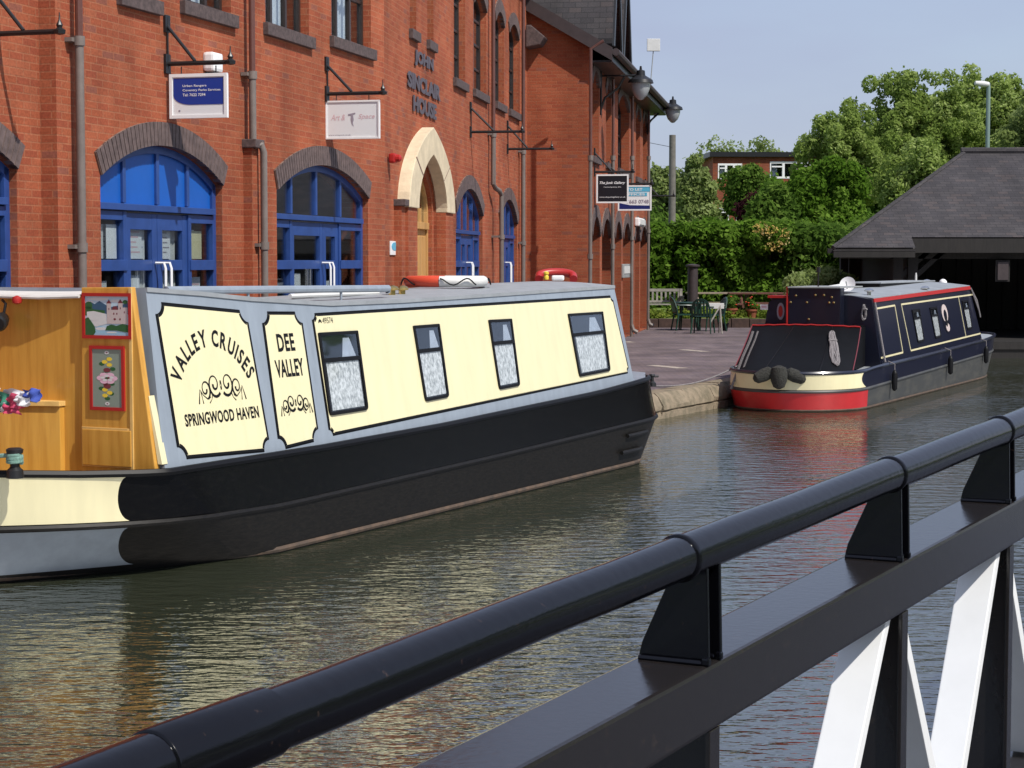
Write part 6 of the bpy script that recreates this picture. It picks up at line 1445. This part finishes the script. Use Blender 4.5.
# ---------------------------------------------------------------- plastic patio set
def plastic_chair(loc,rz,label):
    e=empty('patio_chair',loc,rz,label,'chair','green plastic patio chairs'); mt=M['greenp']; rot=Matrix.Rotation(rz,3,'Z'); L=A_(loc)
    def Tc(p): return A_(p)
    def part(mb,name,par=e,**k):
        o=mb.build(name,mt,None,**k); o.parent=par; return o
    # built in the chair's own frame: x right, y back, z up
    m=MB(); m.grid([[A_((x,y,.43-.03*math.cos(x*5)*math.cos(y*5)+.01)) for x in np.linspace(-.22,.22,7)] for y in np.linspace(-.22,.22,7)]); m.grid([[A_((x,y,.40)) for x in np.linspace(-.22,.22,3)] for y in np.linspace(-.22,.22,3)]); m.box((-.23,-.23,.40),(.23,-.21,.44)); m.box((-.23,-.23,.40),(-.21,.23,.44)); m.box((.21,-.23,.40),(.23,.23,.44)); part(m,'seat',smooth=True)
    m=MB(); pts=[(-.24,.40),(-.25,.60),(-.2,.78),(-.1,.86),(0,.88),(.1,.86),(.2,.78),(.25,.60),(.24,.40)]
    def TBk(p): return A_((p[0],.22+(p[1]-.4)*.22+.03*(1-(p[0]/.25)**2)+p[2],p[1]))
    m.band(pts,[(x*.82,lerp(z,.52,.14)) for x,z in pts],0,.03,TBk,closed=False)
    for k in range(-2,3): m.prism([(k*.08-.022,.44),(k*.08+.022,.44),(k*.075+.022,.84-.02*k*k),(k*.075-.022,.84-.02*k*k)],.005,.022,TBk)
    m.prism([(-.22,.44),(.22,.44),(.22,.5),(-.22,.5)],.003,.024,TBk); part(m,'backrest')
    for sx in (-1,1):
        m=MB(); m.tube([A_((sx*.24,.25,.66)),A_((sx*.27,.05,.66)),A_((sx*.27,-.18,.65)),A_((sx*.25,-.23,.60))],.022,6); part(m,'armrest',smooth=True)
        m=MB(); m.tube([A_((sx*.25,-.23,.61)),A_((sx*.23,-.22,.42)),A_((sx*.26,-.27,0))],[.022,.026,.018],6); part(m,'leg',smooth=True)
        m=MB(); m.tube([A_((sx*.22,.22,.44)),A_((sx*.25,.30,0))],[.026,.018],6); part(m,'leg',smooth=True)
    return e
def gp(x,y): return onz(x,y,GZ)
p=gp(688,331); plastic_chair((p.x-.05,p.y+.4,GZ),R(100),'dark green plastic chair on the left side of the patio table')
p=gp(703,333.5); plastic_chair((p.x,p.y+.1,GZ),R(165),'dark green plastic chair with its back to the quay, nearest of the patio set')
p=gp(713,332); plastic_chair((p.x+.05,p.y+.7,GZ),R(-75),'dark green plastic chair on the right side of the patio table')
p=gp(692,331.5); pc=A_((p.x+.05,p.y+1.2,GZ)); e=empty('patio_table',pc,0,'round dark green plastic table among the green chairs on the quay','table')
m=MB(); m.lathe([(.44,.69),(.46,.70),(.46,.725),(.44,.73)],pc,24); m.build('tabletop',M['greenp'],e,smooth=True)
for k in range(4):
    a=math.pi/4+k*math.pi/2; m=MB(); m.tube([pc+A_((math.cos(a)*.3,math.sin(a)*.3,.70)),pc+A_((math.cos(a)*.36,math.sin(a)*.36,0))],[.03,.02],6); m.build('leg',M['greenp'],e,smooth=True)
# folded white parasol or pale chair beside the set
p=gp(718,334); e=empty('easel_stand',(p.x,p.y+.2,GZ),0,'pale folding stand leaning beside the green plastic chairs','stand'); m=MB()
b0=A_((p.x,p.y+.2,GZ)); tpp=atD(720,305,p.y+.35)
m.tube([b0+A_((.12,0,0)),tpp+A_((.0,0,0))],.02,6); m.tube([b0+A_((-.18,.05,.25)),tpp+A_((.02,0,0))],.02,6); m.tube([b0+A_((.1,.5,0)),tpp],.018,6); m.build('legs',M['bench'],e,smooth=True)
m=MB(); q=atD(716,306,p.y+.35); m.box((-.2,-.02,-.07),(.2,.02,.07),lambda s_:q+s_); m.build('top_board',M['offw'],e,bevel=.01)
# slatted bench by the corner
def bench(name,label,cx_,cy_,w_,mt,zb_,group=None,h=.85,slats=9):
    c=A_((cx_,cy_,zb_)); e=empty(name,c,0,label,'bench',group); T=lambda p:c+A_(p)
    m=MB(); [m.box((-w_/2,-.45+i*.115,.40),(w_/2,-.36+i*.115,.43),T) for i in range(4)]; m.build('seat',M[mt],e)
    m=MB(); m.box((-w_/2,.03,h-.08),(w_/2,.07,h),T); m.box((-w_/2,.03,.46),(w_/2,.07,.52),T)
    for i in range(slats): x=-w_/2+(i+.5)*w_/slats; m.box((x-w_/slats*.22,.035,.5),(x+w_/slats*.22,.06,h-.07),T)
    m.build('backrest',M[mt],e)
    for sx in (-1,1):
        for y in (-.42,.05): m=MB(); m.box((sx*w_/2-.04,y-.03,-.1),(sx*w_/2+.04,y+.03,.62 if y<0 else h),T); m.build('leg',M[mt],e)
        m=MB(); m.box((sx*w_/2-.045,-.46,.62),(sx*w_/2+.045,.05,.655),T); m.build('armrest',M[mt],e)
p=atD(662,318,53.4); bench('slatted_bench','grey slatted wooden bench at the foot of the hedge by the brick corner',p.x,53.6,1.1,'bench',.5)
# picnic tables
def picnic(cx_,cy_,w_,label,mt):
    c=A_((cx_,cy_,.5)); e=empty('picnic_table',c,0,label,'picnic table','picnic tables by the hedge'); T=lambda p:c+A_(p)
    m=MB(); [m.box((-w_/2,-.36+i*.15,.70),(w_/2,-.23+i*.15,.74),T) for i in range(5)]; m.build('tabletop',M[mt],e)
    for y in (-.75,.62): m=MB(); m.box((-w_/2,y,.41),(w_/2,y+.14,.45),T); m.box((-w_/2,y+.16,.41),(w_/2,y+.28,.45),T); m.build('seat',M[mt],e)
    for sx in (-1,1):
        m=MB(); x=sx*w_*.36; m.box((x-.03,-.80,.33),(x+.03,.88,.40),T)
        for s in (-1,1): m.tube([T(A_((x,s*.25,.70))),T(A_((x,s*.62,-.15)))],.04,4)
        m.build('trestle',M[mt],e)
p=atD(725,314,54); picnic(p.x-.1,54.0,2.0,'weathered pale picnic table behind the green chairs','teak')
p=atD(775,312,53.4); picnic(p.x-.1,53.6,2.4,'dark red picnic table right of the pale one, partly behind the navy boat','teakr')
# pots
def pot(x,y,D,s_,label,flowers):
    p=atD(x,y,D); b0=A_((p.x,D,p.z)); e=empty('planter_pot',b0,0,label,'plant pot','pots beside the picnic tables'); m=MB(); m.lathe([(.12*s_,0),(.17*s_,.28*s_),(.2*s_,.29*s_),(.2*s_,.35*s_),(.16*s_,.35*s_),(.15*s_,.3*s_)],b0,18); m.build('pot',M['terra'],e,smooth=True)
    C,Rd=crown_clumps((b0.x,b0.y,b0.z+.52*s_),(.24*s_,.24*s_,.2*s_),10,.09); leaves('plant',C,Rd,700,.035,M['leafd'],e)
    m=MB(); 
    for k in range(flowers): d_=rng.normal(size=3); d_/=np.linalg.norm(d_); m.lathe([(.005,0),(.03,.01),(.03,.02),(.005,.03)],A_((b0.x+d_[0]*.22*s_,b0.y-abs(d_[1])*.22*s_,b0.z+.55*s_+d_[2]*.18*s_)),6)
    if flowers: m.build('flowers',M['orange'],e)
pot(731.5,319,52.3,.85,'terracotta pot with dark leaves right of the pale stand',3)
pot(752,320,52.2,.85,'terracotta pot with leafy plant near the red picnic table',8)
p=gp(725,331); b0=A_((p.x,p.y+.1,GZ)); e=empty('waste_pot',b0,0,'small black pot standing on the paving by the kerb','pot'); m=MB(); m.lathe([(.07,0),(.1,.16),(.12,.17),(.12,.2),(.08,.2)],b0,14); m.build('pot',M['lb'],e,smooth=True); C,Rd=crown_clumps((b0.x,b0.y,b0.z+.26),(.12,.12,.08),6,.05); leaves('plant',C,Rd,250,.03,M['leafd'],e)
# boulders / lamp base at wing corner
c=onz(650,328,GZ)

# ---------------------------------------------------------------- unseen tree belt, other bank and behind the bridge, added to darken reflections
C=[];Rd=[]
for i in range(150):
    x=34+rng.random()*8; y=-45+i*.55; C.append((x,y,1+rng.random()*8)); Rd.append(1.5+rng.random())
for i in range(150):
    x=-35+i*.5; y=-42-rng.random()*8; C.append((x,y,1+rng.random()*9)); Rd.append(1.6+rng.random())
tag(leaves('unseen_tree_belt',C,Rd,26000,.42,M['leafd'],None),'unseen tree belt added along the far bank and behind the footbridge to darken reflections','wood',kind='stuff')
